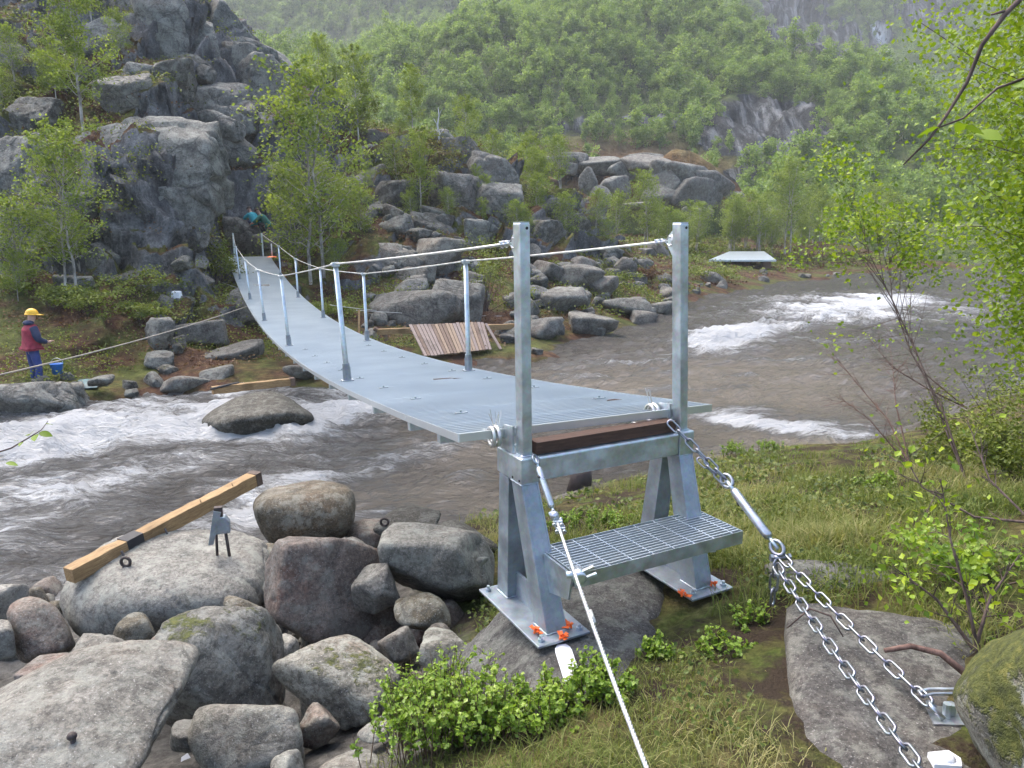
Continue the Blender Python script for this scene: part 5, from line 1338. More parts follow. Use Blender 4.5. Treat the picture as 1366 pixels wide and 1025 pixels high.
# --- shrubs on the far bank that can be told apart
def shrub(name, p, w, h, n, leaf_, mat, label, seed, cat='bush', group=None, stems=True):
    rs = np.random.RandomState(seed); root = empty(name, p); tag(root, label, cat, group)
    nl = max(6, int(n/70)); lob = rs.normal(size=(nl, 3))*np.array([w*.36, w*.3, h*.22]) + np.array([0,0,h*.5]); lob[:, 2] = np.clip(lob[:, 2], h*.15, h*.9)
    k = rs.randint(0, nl, n); P = lob[k] + rs.normal(size=(n, 3))*np.array([w,w,h])*.085
    V, F = leaf_quads(P, leaf_, rs, .4); tint = np.repeat(np.clip(rs.uniform(0,.55,nl)[k] + rs.uniform(0,.45,n), 0, 1), 4)
    obj('foliage', new_mesh('foliage', V, F, False, tint), M[mat], root)
    if stems:
        m = MB()
        for j in range(min(nl, 22)): m.tube([(rs.normal()*.05*w, rs.normal()*.05*w, -.03), tuple(lob[j]*np.array([.5,.5,.55])), tuple(lob[j])], [.006+.004*h, .004+.002*h, .002], 4, False)
        m.build('stems', M['bark_dark'], root, True)
    return root
for k, (u, v, w, h, mat, lab) in enumerate(((180,385,80,36,'leaf_juniper','bright yellow-green juniper mound below the dark overhang'),(120,405,70,40,'leaf_juniper','green juniper patch behind the person in red'),(185,420,60,26,'leaf_juniper','flat green juniper above the old wire'),(70,395,60,40,'leaf_juniper','dark green juniper at the foot of the bushy birch'),
        (285,285,40,60,'leaf_juniper','green bush in the gully beside the far landing'),(648,380,60,90,'leaf_juniper','dense green juniper between the rock fall and the left post'),(565,225,80,60,'leaf_heath','olive bush filling the gully of the crag'),(480,165,40,60,'leaf_juniper','dark bush on the crest beside the birch'),
        (195,165,34,22,'rusty_heath','rusty brown bush sitting on the big rock face'),(858,372,30,18,'rusty_heath','dark red-brown bush on the green bank'),(1075,335,40,26,'rusty_heath','reddish bare bush on the meadow edge'),(600,410,30,20,'leaf_juniper','small green bush beside the plank panel'),(440,415,60,24,'leaf_juniper','green mound behind the deck edge'),(805,375,50,22,'leaf_juniper','bright green heath above the talus'),(940,365,50,16,'leaf_juniper','green tussock on the meadow rim'))):
    p = hit_far(u, v + h*.4); s = p[1]/FPX
    shrub('juniper_bush' if 'juniper' in lab else 'bush', (p[0], p[1], fz(p[0], p[1])-.05), w*s, h*s*1.1, 1500, .07 if p[1] < 30 else .10, mat, lab, 600+k)

# ================================================================== near bank plants
rs = np.random.RandomState(31)
# grass: blades in tussocks
def blades(cx, cy, n, h, spread, rs, zfun, lean=.5, wid=.0035):
    """returns V (n*4), F"""
    x = cx + rs.normal(size=n)*spread; y = cy + rs.normal(size=n)*spread
    z0 = np.array([zfun(a, b) for a, b in zip(x, y)])
    a = rs.uniform(0, 6.28, n); l = h*rs.uniform(.5, 1.2, n); ln = lean*rs.uniform(.2, 1.3, n)
    d = np.stack([np.cos(a)*ln, np.sin(a)*ln, np.ones(n)], -1); d /= np.linalg.norm(d, axis=1)[:, None]
    w = np.stack([-np.sin(a), np.cos(a), np.zeros(n)], -1)*wid
    b = np.stack([x, y, z0-.01], -1); m = b + d*l[:, None]*.55; t = b + d*l[:, None] + np.stack([np.cos(a), np.sin(a), -np.ones(n)*.5], -1)*(l*ln*.45)[:, None]
    V = np.stack([b-w, b+w, m+w*.8, m-w*.8, t], 1).reshape(-1, 3)
    i = np.arange(n)*5
    return V, np.concatenate([np.stack([i, i+1, i+2, i+3], -1), np.stack([i+3, i+2, i+4, i+4], -1)])
def tri_fix(F): return F
gv, gf, gt, off = [], [], [], 0
tuss = []
for i in range(2600):
    u, v = rs.uniform(640, 1400), rs.uniform(585, 850)
    p = hit_near(u, v, 4.6)
    if p[2] < .12 or (p[0] < .25*0 and p[1] < 6): continue
    if 1.0 < p[0] < 2.6 and p[1] < 4.0: continue
    if perlin(np.array([p[0]*.7+3]), np.array([p[1]*.7]))[0] + rs.uniform(-.35,.35) < -.12: continue
    tuss.append((p[0], p[1], 26, .125*rs.uniform(.5,1.5), .10, .0038))
for i in range(330):
    u, v = rs.uniform(330, 1080), rs.uniform(860, 1060); p = hit_near(u, v)
    if abs(p[0]-.62) < .85 and abs(p[1]-3.78) < .55: continue
    if .95 < p[0] < 2.1: continue
    if p[0] < -.75: continue
    tuss.append((p[0], p[1], 22, .085*rs.uniform(.4,1.4), .07, .002))
for i in range(260):
    p = hit_near(rs.uniform(980, 1330), rs.uniform(690, 900)); 
    if 1.05 < p[0] < 2.05 and p[1] < 3.5: continue
    tuss.append((p[0], p[1], 26, .16*rs.uniform(.6,1.3), .08, .003))
for (x, y, n, h, sp, wd) in tuss:
    V, F = blades(x, y, n, h, sp, rs, nz, .75, wd); gv.append(V); gf.append(F + off); off += len(V)
    dry = np.clip(.48 + .12*(y < 3.3) + .6*perlin(np.array([x*1.1]), np.array([y*1.1]))[0] + rs.uniform(-.2,.2), 0, 1); gt.append(np.repeat(np.clip(dry*.7 + rs.uniform(0,.4,n), 0, 1), 5))
V, F = np.vstack(gv), np.vstack(gf); quads = F[F[:, 2] != F[:, 3]]; tris = F[F[:, 2] == F[:, 3]][:, :3]
F_all = np.vstack([np.stack([quads[:,0], quads[:,1], quads[:,2]], -1), np.stack([quads[:,0], quads[:,2], quads[:,3]], -1), tris])
tag(obj('bank_grass', new_mesh('bank_grass', V, F_all, False, np.concatenate(gt)), M['grass']), 'green and straw-coloured grass growing over the near bank', 'grass', kind='stuff')
# mossy leaves and small herbs among the grass
P = []
for i in range(6900):
    u, v = (rs.uniform(640, 1400), rs.uniform(600, 900)) if i < 6000 else (rs.uniform(380, 1080), rs.uniform(880, 1060)); p = hit_near(u, v, 2.0)
    if p[2] < .2 or (p[1] < 3.6 and rs.uniform() < .5) or (abs(p[0]-.62) < .8 and abs(p[1]-3.78) < .5) or (.95 < p[0] < 2.05 and p[1] < 3.5) or p[0] < -.8: continue
    if perlin(np.array([p[0]*.9]), np.array([p[1]*.9]))[0] < 0: continue
    for j in range(4): P.append((p[0]+rs.normal()*.05, p[1]+rs.normal()*.05, p[2]+rs.uniform(.01,.10)))
P = np.array(P); V, F = leaf_quads(P, .028*np.clip(P[:,1]/4, .8, 2.2), rs, .8)
tag(obj('ground_herbs', new_mesh('ground_herbs', V, F, False, np.repeat(rs.uniform(0,.8,len(P)), 4)), M['leaf_herb']), 'small green herbs and bilberry shoots among the bank grass', 'ground cover', kind='stuff')
# bilberry bushes in front of the trestle
def bilberry(u, v, w, h, seed, label, n=2600, Y=None):
    p = hit_near(u, v) if Y is None else PY(u, v, Y); rs = np.random.RandomState(seed); root = empty('bilberry_bush', (p[0], p[1], nz(p[0], p[1])-.02)); tag(root, label, 'bush', 'bilberry bushes by the trestle')
    m = MB(); pts = []
    ns = max(20, n//40)
    for s in range(ns):
        bx, by = rs.normal()*w*.26, rs.normal()*w*.20; hh = h*rs.uniform(.55, 1.08)*(1-.35*min(1, abs(bx)/(w*.55))); l = rs.normal(size=2)*.18
        path = [np.array([bx, by, -.02]), np.array([bx+l[0]*hh*.5, by+l[1]*hh*.5, hh*.5]), np.array([bx+l[0]*hh, by+l[1]*hh, hh])]
        m.tube(path, [.0026,.002,.0012], 4, False)
        for q in range(5):
            t = rs.uniform(.45, .85); b = path[0] + (path[2]-path[0])*t; e = np.array([rs.normal()*.5, rs.normal()*.5, rs.uniform(.5,1.1)]); e = e/np.linalg.norm(e)*hh*rs.uniform(.16,.34)
            m.tube([b, b+e], [.0014,.0008], 3, False)
            for k in range(max(1, int(n/ns/5))): pts.append(b + e*rs.uniform(.15,1.05) + rs.normal(size=3)*.006)
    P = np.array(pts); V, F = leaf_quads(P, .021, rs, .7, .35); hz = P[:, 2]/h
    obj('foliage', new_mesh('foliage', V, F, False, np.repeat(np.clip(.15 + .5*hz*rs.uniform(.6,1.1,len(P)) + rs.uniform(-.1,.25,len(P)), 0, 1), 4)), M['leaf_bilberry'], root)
    m.build('stems', M['stem'], root, True); return root
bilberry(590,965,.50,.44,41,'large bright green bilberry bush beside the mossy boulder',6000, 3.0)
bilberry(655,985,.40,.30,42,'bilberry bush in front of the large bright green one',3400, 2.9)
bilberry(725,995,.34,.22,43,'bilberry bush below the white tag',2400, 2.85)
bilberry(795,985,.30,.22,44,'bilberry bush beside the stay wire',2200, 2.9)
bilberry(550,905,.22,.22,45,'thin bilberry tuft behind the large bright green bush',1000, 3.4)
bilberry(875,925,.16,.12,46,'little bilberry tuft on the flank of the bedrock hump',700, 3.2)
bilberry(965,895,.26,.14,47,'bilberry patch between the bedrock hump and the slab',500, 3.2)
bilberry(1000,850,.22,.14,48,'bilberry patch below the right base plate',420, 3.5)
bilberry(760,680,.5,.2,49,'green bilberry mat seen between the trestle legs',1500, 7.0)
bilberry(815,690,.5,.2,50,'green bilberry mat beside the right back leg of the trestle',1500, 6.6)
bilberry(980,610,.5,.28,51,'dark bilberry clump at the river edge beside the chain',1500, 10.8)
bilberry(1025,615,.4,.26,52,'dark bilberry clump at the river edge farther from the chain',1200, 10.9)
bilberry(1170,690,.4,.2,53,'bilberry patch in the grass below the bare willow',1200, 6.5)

# near birch on the right
bt = grow_tree(301, 5.6, .25, 44, 85000, .046, .02, (.05,.05), lo=.10, cluster=.42, stems=4, sides=7)
pR = hit_near(1478, 700, 6.0)
tree_obj('birch_tree', bt, 'leafy many-stemmed birch leaning over the river on the near bank', loc=(pR[0], pR[1], nz(pR[0], pR[1])-.1), rz=.4, leafmat='leaf_near', bark='bark_dark')
bt2 = grow_tree(302, 4.6, .28, 34, 30000, .038, .018, (-.08,.10), lo=.25, cluster=.3, stems=2, sides=6)
pR2 = hit_near(1395, 730, 4.5)
tree_obj('birch_tree', bt2, 'younger birch with glossy leaves in front of the leaning one', loc=(pR2[0]+1.6, pR2[1]+1.5, nz(pR2[0]+1.6, pR2[1]+1.5)-.1), rz=1.2, leafmat='leaf_near', bark='bark_dark')
# slender birch with bare lower stems and a leafy head
def stem_tree(name, paths, leaves, leafsz, label, seed, bark='bark_dark', leafmat='leaf_near', twigs=14, r=.012, lead=.6):
    rs = np.random.RandomState(seed); o = np.array(paths[0][0]); root = empty(name, o); tag(root, label, 'shrub')
    m = MB(); tips = []
    for P in paths:
        P = [np.array(q) - o for q in P]; n = len(P); m.tube(P, [r*(1-.75*i/(n-1)) for i in range(n)], 6, False)
        L = np.linalg.norm(P[-1]-P[0])
        for k in range(twigs):
            t = rs.uniform(.2, 1)*(n-1); i = min(int(t), n-2); b = P[i] + (P[i+1]-P[i])*(t-i); d = (P[i+1]-P[i])/np.linalg.norm(P[i+1]-P[i]) + rs.normal(size=3)*.55; d /= np.linalg.norm(d); l = L*rs.uniform(.10,.26)
            q = [b, b+d*l*.5+rs.normal(size=3)*.02*l, b+d*l+np.array([0,0,.05*l])]; m.tube(q, [r*.35, r*.22, .0012], 4, False)
            for z_ in range(3):
                e = d + rs.normal(size=3)*.6; e /= np.linalg.norm(e); c = q[1]; m.tube([c, c+e*l*.45], [r*.16, .001], 3, False); tips.append((c+e*l*.45, t/(n-1)))
            tips.append((q[2], t/(n-1)))
    m.build('stems', M[bark], root, True)
    if leaves:
        tp = np.array([t[0] for t in tips]); w = np.array([max(0.0, t[1]-lead) for t in tips]) + 1e-4; w /= w.sum(); idx = rs.choice(len(tp), leaves, p=w)
        P = tp[idx] + rs.normal(size=(leaves,3))*.09; V, F = leaf_quads(P, leafsz, rs); obj('foliage', new_mesh('foliage', V, F, False, np.repeat(rs.uniform(0,1,leaves), 4)), M[leafmat], root)
    return root
g = lambda u, v, Y: tuple(PY(u, v, Y))
stem_tree('birch_shrub', [[g(1310,690,6.2), g(1268,590,6.6), g(1235,500,7.0), g(1195,410,7.4), g(1160,340,7.8), g(1140,270,8.1)], [g(1305,690,6.2), g(1255,540,6.8), g(1215,470,7.3), g(1190,400,7.7), g(1185,330,8.0)]], 2600, .042, 'leaning birch sapling with bare lower stems and a leafy head over the river', 61, twigs=22, lead=.55)
stem_tree('willow_shrub', [[g(1215,625,7.2), g(1185,560,7.6), g(1150,520,8.0), g(1110,470,8.3)], [g(1215,625,7.2), g(1195,540,7.8), g(1190,480,8.2)], [g(1215,625,7.2), g(1160,560,7.4), g(1120,530,7.6)]], 0, .05, 'leafless reddish willow shrub at the water edge', 62, 'bark_red', twigs=16, r=.010)
stem_tree('willow_shrub', [[g(1290,545,8.5), g(1240,520,8.6), g(1190,490,8.8), g(1170,465,8.9)], [g(1290,545,8.5), g(1235,500,8.7), g(1215,450,9.0)]], 60, .04, 'bare spreading willow shrub beside the green juniper', 63, 'bark_red', twigs=16, r=.010)
stem_tree('willow_shrub', [[g(1400,700,3.6), g(1300,690,3.8), g(1230,650,4.0), g(1195,590,4.2)], [g(1400,720,3.6), g(1320,640,3.9), g(1290,560,4.2)]], 30, .035, 'dark arching bare branches reaching in over the grass', 64, 'bark_dark', twigs=12, r=.009)
stem_tree('birch_sapling', [[g(1305,870,2.9), g(1290,800,2.95), g(1268,720,3.1), g(1255,640,3.2)], [g(1300,868,2.9), g(1320,800,3.0), g(1360,740,3.1)], [g(1300,868,2.9), g(1250,800,3.0), g(1190,755,3.1)]], 260, .036, 'small birch sapling with fresh leaves behind the mossy rock', 65, 'bark_dark', twigs=12, r=.010, lead=.1)
tag(MB().tube([g(1180,868,2.75), g(1215,862,2.75), g(1255,872,2.72), g(1290,900,2.65)], [.010,.012,.014,.016], 7).build('root', M['bark_red'], None, True), 'bent brown root crossing the ground behind the slab', 'root')
tag(MB().tube([g(1050,838,3.0), g(1080,812,3.0), g(1108,822,2.95), g(1125,850,2.9)], [.003,.005,.005,.003], 5).build('twig', M['bark_dark'], None, True), 'thin crooked dark twig lying behind the chains', 'twig')
# juniper on the right bank
for k, (u, v, w, h, Y, lab) in enumerate(((1340,560,150,90,8.2,'dense yellow-green juniper on the right bank'),(1300,590,90,50,7.6,'smaller juniper before the dense yellow-green one'),(1360,640,120,70,6.2,'juniper tangled with bare branches'),(1290,800,120,70,3.6,'leafy green shrub behind the mossy rock'))):
    p = PY(u, v+h*.4, Y); s = Y/FPX
    shrub('juniper_bush' if k < 3 else 'bush', (p[0], p[1], nz(p[0], p[1])-.03), w*s, max(.25, h*s*1.3), 3200 if k < 3 else 1100, .035 if k < 3 else .03, 'leaf_juniper' if k < 3 else 'leaf_bilberry', lab, 680+k)
# twigs hanging into the picture close to the camera
def leaf_mesh(L, W):
    n = 7; V = []; F = []
    for i in range(n):
        t = i/(n-1); w = W*math.sin(math.pi*min(1, t*.92+.06))**.8*(1-.25*t); V += [(L*t, -w/2, .10*w - .12*L*t*t), (L*t, 0, -.12*L*t*t), (L*t, w/2, .10*w - .12*L*t*t)]
    for i in range(n-1): F += [[i*3, i*3+3, i*3+4, i*3+1], [i*3+1, i*3+4, i*3+5, i*3+2]]
    return V, F
def twig(name, P, rads, leaves, label, bark='bark_dark', side=None):
    root = empty(name, P[0]); tag(root, label, 'branch'); o = np.array(P[0])
    m = MB(); m.tube([np.array(p)-o for p in P], rads, 7, True)
    for q, r in (side or []): m.tube([np.array(p)-o for p in q], r, 6, True)
    m.build('stem', M[bark], root, True)
    for k, (p, L, rz, rx) in enumerate(leaves):
        V, F = leaf_mesh(L, L*.78); me = new_mesh('leaf', np.array(V), F, True, np.full(len(V), .35 + .12*(k % 4)))
        obj('leaf', me, M['leaf_near'], root, tuple(np.array(p)-o), (rx, .25, rz))
    return root
Yb = 1.5
bs = np.array(g(1400,-40,Yb)); b0 = np.array([2.25,1.15,nz(2.25,1.15)-.05])
twig('birch_branch', [tuple(b0), tuple(b0+np.array([-.03,.05,1.2])), tuple(b0+np.array([-.12,.1,2.2])), tuple(bs*.45+(b0+np.array([-.2,.15,2.75]))*.55), tuple(bs), g(1340,20,Yb), g(1310,60,Yb), g(1290,110,Yb), g(1262,155,Yb), g(1240,185,Yb), g(1205,220,Yb)], [.016,.013,.010,.008,.006,.005,.0042,.0036,.003,.0026,.0014],
     [(g(1252,172,Yb), .042, 3.0, .3),(g(1288,172,Yb), .045, -1.2, -.5),(g(1302,178,Yb), .05, -1.0, .6),(g(1362,95,Yb), .05, -1.4, .2),(g(1360,110,Yb), .045, -1.9, .5),(g(1285,165,Yb), .035, 1.3, .3),(g(1366,188,Yb),.03,.5,.2)],
     'dark birch branch with a few fresh leaves hanging in close to the viewer', side=[([g(1248,172,Yb), g(1285,158,Yb), g(1330,118,Yb), g(1380,100,Yb)], [.0016,.002,.0026,.003]), ([g(1340,15,Yb), g(1322,20,Yb)], [.003,.0015]), ([g(1262,152,Yb), g(1258,162,Yb)], [.002,.001])])
Yl = 1.6
l0 = np.array([-1.75,1.35,nz(-1.75,1.35)-.05]); lt = np.array(g(-30,612,Yl))
twig('birch_twig', [tuple(l0), tuple(l0+np.array([.02,.05,.8])), tuple(lt*.4+(l0+np.array([.1,.1,1.35]))*.6), tuple(lt), g(15,598,Yl), g(42,582,Yl), g(55,574,Yl), g(64,562,Yl)], [.009,.006,.004,.0022,.0018,.0014,.001,.0006],
     [(g(52,578,Yl), .028, .2, .5),(g(48,580,Yl), .026, -1.2, .4),(g(42,578,Yl), .030, 2.4, -.4),(g(62,566,Yl), .018, 1.4, .2),(g(30,590,Yl), .016, -1.5, .2),(g(8,618,Yl), .024, .3, .3),(g(20,588,Yl), .012, 1.7, .2)],
     'thin twig with young birch leaves poking in over the river')
# ================================================================== timbers, planks and small gear
def timber(name, A, B, w, h, label, endlen=.10, mat='timber', up=(0,0,1)):
    A, B = Vector(A), Vector(B); L = (B-A).length; d = (B-A).normalized()
    root = bpy.data.objects.new(name, None); COL.objects.link(root); tag(root, label, 'timber')
    x = d; zz = Vector(up) - d*Vector(up).dot(d); zz.normalize(); y = zz.cross(x)
    root.matrix_world = Matrix.Translation(A) @ Matrix((x, y, zz)).transposed().to_4x4()
    rs = np.random.RandomState(len(label)); n = 18; m = MB(); prev = None
    V = []; 
    for i in range(n+1):
        t = i/n; j = rs.uniform(-.006, .006, 8)
        V += [(L*t, -w/2+j[0], -h/2+j[1]), (L*t, w/2+j[2], -h/2+j[3]), (L*t, w/2+j[4], h/2+j[5]), (L*t, -w/2+j[6], h/2+j[7])]
    Fq = [[i*4+k, i*4+(k+1)%4, i*4+4+(k+1)%4, i*4+4+k] for i in range(n) for k in range(4)] + [[3,2,1,0], [n*4, n*4+1, n*4+2, n*4+3]]
    m.add(V, Fq); bevel(m.build('beam', M[mat], root), .006)
    return root, L
b1, L1 = timber('squared_timber', PY(92, 768, 5.55), PY(343, 637, 7.4), .125, .13, 'split yellow timber beam jutting out from the pale boulder over the water')
MB().box(L1-.07, L1+.006, -.068, .068, -.07, .07).build('tarred_end', M['timber_end'], b1)
MB().box(.50, .66, -.067, .067, -.07, .07).build('strap', M['black_rubber'], b1)
for k, (t, w) in enumerate(((.42,.012),(.86,.010),(1.3,.006),(1.7,.006))):
    m = MB(); m.tube([(t,-.09,.02),(t+.01,-.10,-.06),(t+.02,-.10,-.24)] if k < 2 else [(t,-.07,.08),(t+.02,-.03,.10)], w, 6); m.build('iron_dog' if k < 2 else 'splinter', M['rust_iron'] if k < 2 else M['timber'], b1, True)
b2, L2 = timber('squared_timber', PY(283, 521, 16.0), PY(392, 509, 17.0), .16, .17, 'short brown timber lying on the boulder in the white water')
MB().box(L2-.1, L2+.01, -.088, .088, -.093, .093).build('sawn_end', M['plank_dark'], b2)
MB().tube([(-.05,-.1,.05),(.3,-.1,.10),(.6,.1,.09)], .03, 6).build('strap', M['black_rubber'], b2)
b3, L3 = timber('squared_timber', PY(503, 443, 22.6), PY(700, 435, 24.4), .16, .18, 'long yellow timber lying behind the plank panel')
MB().tube([(-.1,0,.12),(.25,0,-.1),(.3,-.1,-.5)], .07, 6).build('rotten_stub', M['plank_dark'], b3)
# plank panel leaning on the timber
TLc, TRc, BRc, BLc = [Vector(p) for p in (PY(545, 434, 22.4), PY(645, 430, 23.2), PY(656, 466, 22.0), PY(566, 476, 20.9))]
pn = empty('plank_panel', BLc); tag(pn, 'panel of narrow weathered planks leaning on the far bank timber', 'plank panel')
NPL = 21; rs = np.random.RandomState(8)
nrm = (TRc-BLc).cross(TLc-BLc).normalized()
for k in range(NPL):
    t0, t1 = (k+.06)/NPL, (k+.90)/NPL; m = MB(); j = rs.uniform(-.03, .03, 2)
    q = lambda a, b, t: a.lerp(b, t)
    up_ = (TLc-BLc)
    bl, brr, tl_, tr__ = [v - BLc for v in (q(BLc,BRc,t0)+up_*j[0]*.3, q(BLc,BRc,t1)+up_*j[0]*.3, q(TLc,TRc,t0)+up_*j[1]*.3, q(TLc,TRc,t1)+up_*j[1]*.3)]
    o_ = nrm*.015; lift = nrm*rs.uniform(-.008,.008)
    m.hexa([bl-o_+lift, brr-o_+lift, brr+o_+lift, bl+o_+lift], [tl_-o_+lift, tr__-o_+lift, tr__+o_+lift, tl_+o_+lift]).build('plank', M[('plank','plank','plank_fresh','plank','plank_dark')[rs.randint(5)]], pn)
for t in (.12, .88):
    a, b = BLc.lerp(TLc, t)-BLc, BRc.lerp(TRc, t)-BLc; MB().bar(a - nrm*.05*(1 if nrm.y > 0 else -1)*-1, b - nrm*.05*(1 if nrm.y > 0 else -1)*-1, .09, .03, nrm).build('batten', M['plank_dark'], pn)
tag(MB().bar(PY(648, 432, 23.0), PY(668, 466, 22.2), .09, .03).build('loose_plank', M['plank'], None), 'single loose plank leaning beside the plank panel', 'plank')
tag(MB().bar(PY(479, 414, 24.0), PY(479, 452, 23.6), .06, .05, (0,1,0)).build('wooden_stake', M['timber'], None), 'short yellow wooden stake behind the deck edge', 'stake')
# grey sheet on the meadow
pm = hit_far(985, 353, 30); zm = max(fz(pm[0]-2, pm[1]), fz(pm[0]+2, pm[1]), fz(pm[0], pm[1]+1.5)) + .10
pc = [Vector((pm[0]-2.6, pm[1]-1.2, zm)), Vector((pm[0]+2.2, pm[1]-1.8, zm)), Vector((pm[0]+2.9, pm[1]+3.0, zm+.5)), Vector((pm[0]+.2, pm[1]+3.2, zm+.5))]
gs_ = empty('grey_sheet', pc[0]); tag(gs_, 'flat grey steel sheet resting on the meadow across the rapids', 'sheet')
MB().hexa([p - pc[0] - Vector((0,0,.12)) for p in pc], [p - pc[0] for p in pc]).build('sheet', M['galv'], gs_)
for p in (pc[0].lerp(pc[2], .25), pc[1].lerp(pc[3], .2)): MB().box(p.x-pc[0].x-.3, p.x-pc[0].x+.3, p.y-pc[0].y-.2, p.y-pc[0].y+.2, -1.0, p.z-pc[0].z-.13).build('support_block', M['plank_dark'], gs_)
# grey winch bracket standing on the pale boulder
P0 = on_stone(294, 741)[0] + np.array([0,0,.06]); wb = empty('winch_bracket', P0 - np.array([0,0,.02]), .3); wb.scale = (.85,)*3; tag(wb, 'grey metal winch bracket on two legs behind the pale boulder', 'bracket')
S_b = .0071
bevel(MB().prism([(-.06,.20),(.12,.20),(.12,.32),(.08,.38),(-.04,.38)], 'y', -.05, .05).build('housing', M['galv_leg'], wb), .01)
MB().prism([(-.10,.10),(-.05,.10),(.05,.44),(-.02,.46)], 'y', -.06, -.052).build('side_plate', M['galv_leg'], wb)
MB().box(-.02, .06, -.03, .03, .38, .48).build('head', M['rust_iron'], wb)
MB().tube([(-.02,0,.2),(-.03,0,-.05)], .014, 6).build('leg', M['rust_iron'], wb, True); MB().tube([(.07,0,.2),(.09,0,-.12)], .016, 6).build('leg', M['rust_iron'], wb, True)
# iron ring bolts
def ring_bolt(u, v, Y, s, label, tilt=(0,0,0)):
    r_ = empty('ring_bolt', on_stone(u, v)[0]); r_.rotation_euler = tilt; tag(r_, label, 'bolt')
    MB().tube([(0,0,-s*1.6),(0,0,s*.1)], s*.28, 8).build('shank', M['rust_iron'], r_, True)
    MB().tube([(math.cos(a)*s*.75, 0, s*.85 + math.sin(a)*s*.75) for a in np.linspace(0, 2*math.pi, 15)], s*.26, 7, False).build('ring', M['rust_iron'], r_, True); return r_
ring_bolt(166, 756, 6.3, .052, 'black iron ring bolt set in the pale boulder beside the timber', (0,.35,0))
ring_bolt(512, 702, 7.1, .05, 'black iron ring bolt in the stone at the waterline', (0,.2,0))
rb_ = empty('rusty_bolt', on_stone(97, 990)[0]); tag(rb_, 'rusty round-headed bolt in the huge flat-topped boulder', 'bolt')
MB().ball((0,0,.028), .021, 10, (1,1,.85)).build('head', M['rust_iron'], rb_, True); MB().tube([(0,0,-.05),(.004,0,.02)], .012, 7).tube([(0,0,.0),(.035,-.01,-.015)], .006, 5).tube([(.0,0,.0),(.02,-.02,-.02)], .005, 5).build('shank', M['rust_iron'], rb_, True)
# white scrap
m = MB(); m.prism([(-.02,-.03),(.025,-.025),(.03,.02),(0,.05),(-.03,.02)], 'z', 0, .006); o = m.build('plastic_scrap', M['white_plastic'], None, False, on_stone(247, 1016, .03)[0], (.7,.3,.2)); tag(o, 'crumpled white plastic scrap between the boulders', 'litter')
# brown stump under the bridge
p = hit_near(773, 652, 6.0); st_o = empty('tree_stump', (p[0], p[1], nz(p[0], p[1])-.05)); tag(st_o, 'dark rust-brown broken stump standing behind the cross beam', 'stump')
m = MB(); rs = np.random.RandomState(3)
m.tube([(0,0,0),(.02,0,.2),(.0,0,.33)], [.19,.16,.17], 10); m.build('stump_body', M['rust_iron'], st_o, True)
MB().prism([(-.14,.33),(-.09,.42),(-.02,.35),(.06,.44),(.14,.34)], 'y', -.08, .02).build('splinters', M['plank_dark'], st_o)
# things lying round the person
def lump(name, p, size, mat, label, cat, seed): 
    o = rock_obj(name, seed, p, size, mat, (0,0,.3), 3, 8, 8, .06); return tag(o, label, cat)
def bag(p, s, mat, label, cat='bag', lid=None):
    r_ = empty('rucksack' if cat == 'rucksack' else 'bag', p); tag(r_, label, cat)
    bevel(MB().hexa([(-s,-s*.6,0),(s,-s*.6,0),(s,s*.6,0),(-s,s*.6,0)], [(-s*.8,-s*.45,s*1.6),(s*.8,-s*.45,s*1.6),(s*.8,s*.45,s*1.6),(-s*.8,s*.45,s*1.6)]).build('sack', M[mat], r_), s*.3, 3)
    bevel(MB().box(-s*.8, s*.8, -s*.5, s*.5, s*1.55, s*1.95).build('lid', M[lid or mat], r_), s*.2, 3)
    MB().tube([(-s*.4,-s*.62,s*.3),(-s*.4,-s*.8,s*.9),(-s*.4,-s*.5,s*1.5)], s*.08, 5).tube([(s*.4,-s*.62,s*.3),(s*.4,-s*.8,s*.9),(s*.4,-s*.5,s*1.5)], s*.08, 5).build('strap', M['black_cloth'], r_)
    return r_
bk = empty('bucket', PY(77, 499, 17.2)); tag(bk, 'blue plastic bucket on the ground behind the person in red', 'bucket')
m = MB(); rr = [(.11,0),(.14,.24),(.15,.25),(.13,.25),(.10,.02)]; V = []; 
for r_, h_ in rr:
    for k in range(14): V.append((r_*math.cos(k*math.pi/7), r_*math.sin(k*math.pi/7), h_))
m.add(V, [[i*14+k, i*14+(k+1)%14, (i+1)*14+(k+1)%14, (i+1)*14+k] for i in range(4) for k in range(14)] + [list(range(14))[::-1], [56+k for k in range(14)]]); m.build('pail', M['blue_plastic'], bk, True)
MB().tube([(.15*math.cos(a), .03, .24+.14*math.sin(a)) for a in np.linspace(0, math.pi, 9)], .006, 5).build('handle', M['chain_bright'], bk, True)
def tarp(p, w, d, seed, label):
    rs = np.random.RandomState(seed); n = 12; X_, Y_ = np.meshgrid(np.linspace(-w, w, n), np.linspace(-d, d, n)); Z_ = .10 + .09*fbm(X_*3+seed, Y_*3, o=3) - .12*np.maximum(np.abs(X_)/w, np.abs(Y_)/d)**3
    V = np.stack([X_ + .06*perlin(X_*4, Y_*4+seed), Y_, Z_], -1).reshape(-1, 3); Fg = grid_faces(n, n)
    me = new_mesh('tarpaulin', np.vstack([V, V-np.array([0,0,.012])]), np.vstack([Fg, Fg[:, ::-1]+n*n]), True); return tag(obj('tarpaulin', me, M['teal_tarp'], None, p, (0,0,.3)), label, 'tarpaulin')
tarp(PY(0, 522, 16.6), .55, .4, 1, 'crumpled teal tarpaulin at the water behind the pale pointed rock')
tarp(PY(112, 514, 17.0), .35, .35, 2, 'folded teal tarpaulin beside the pale rounded rock')
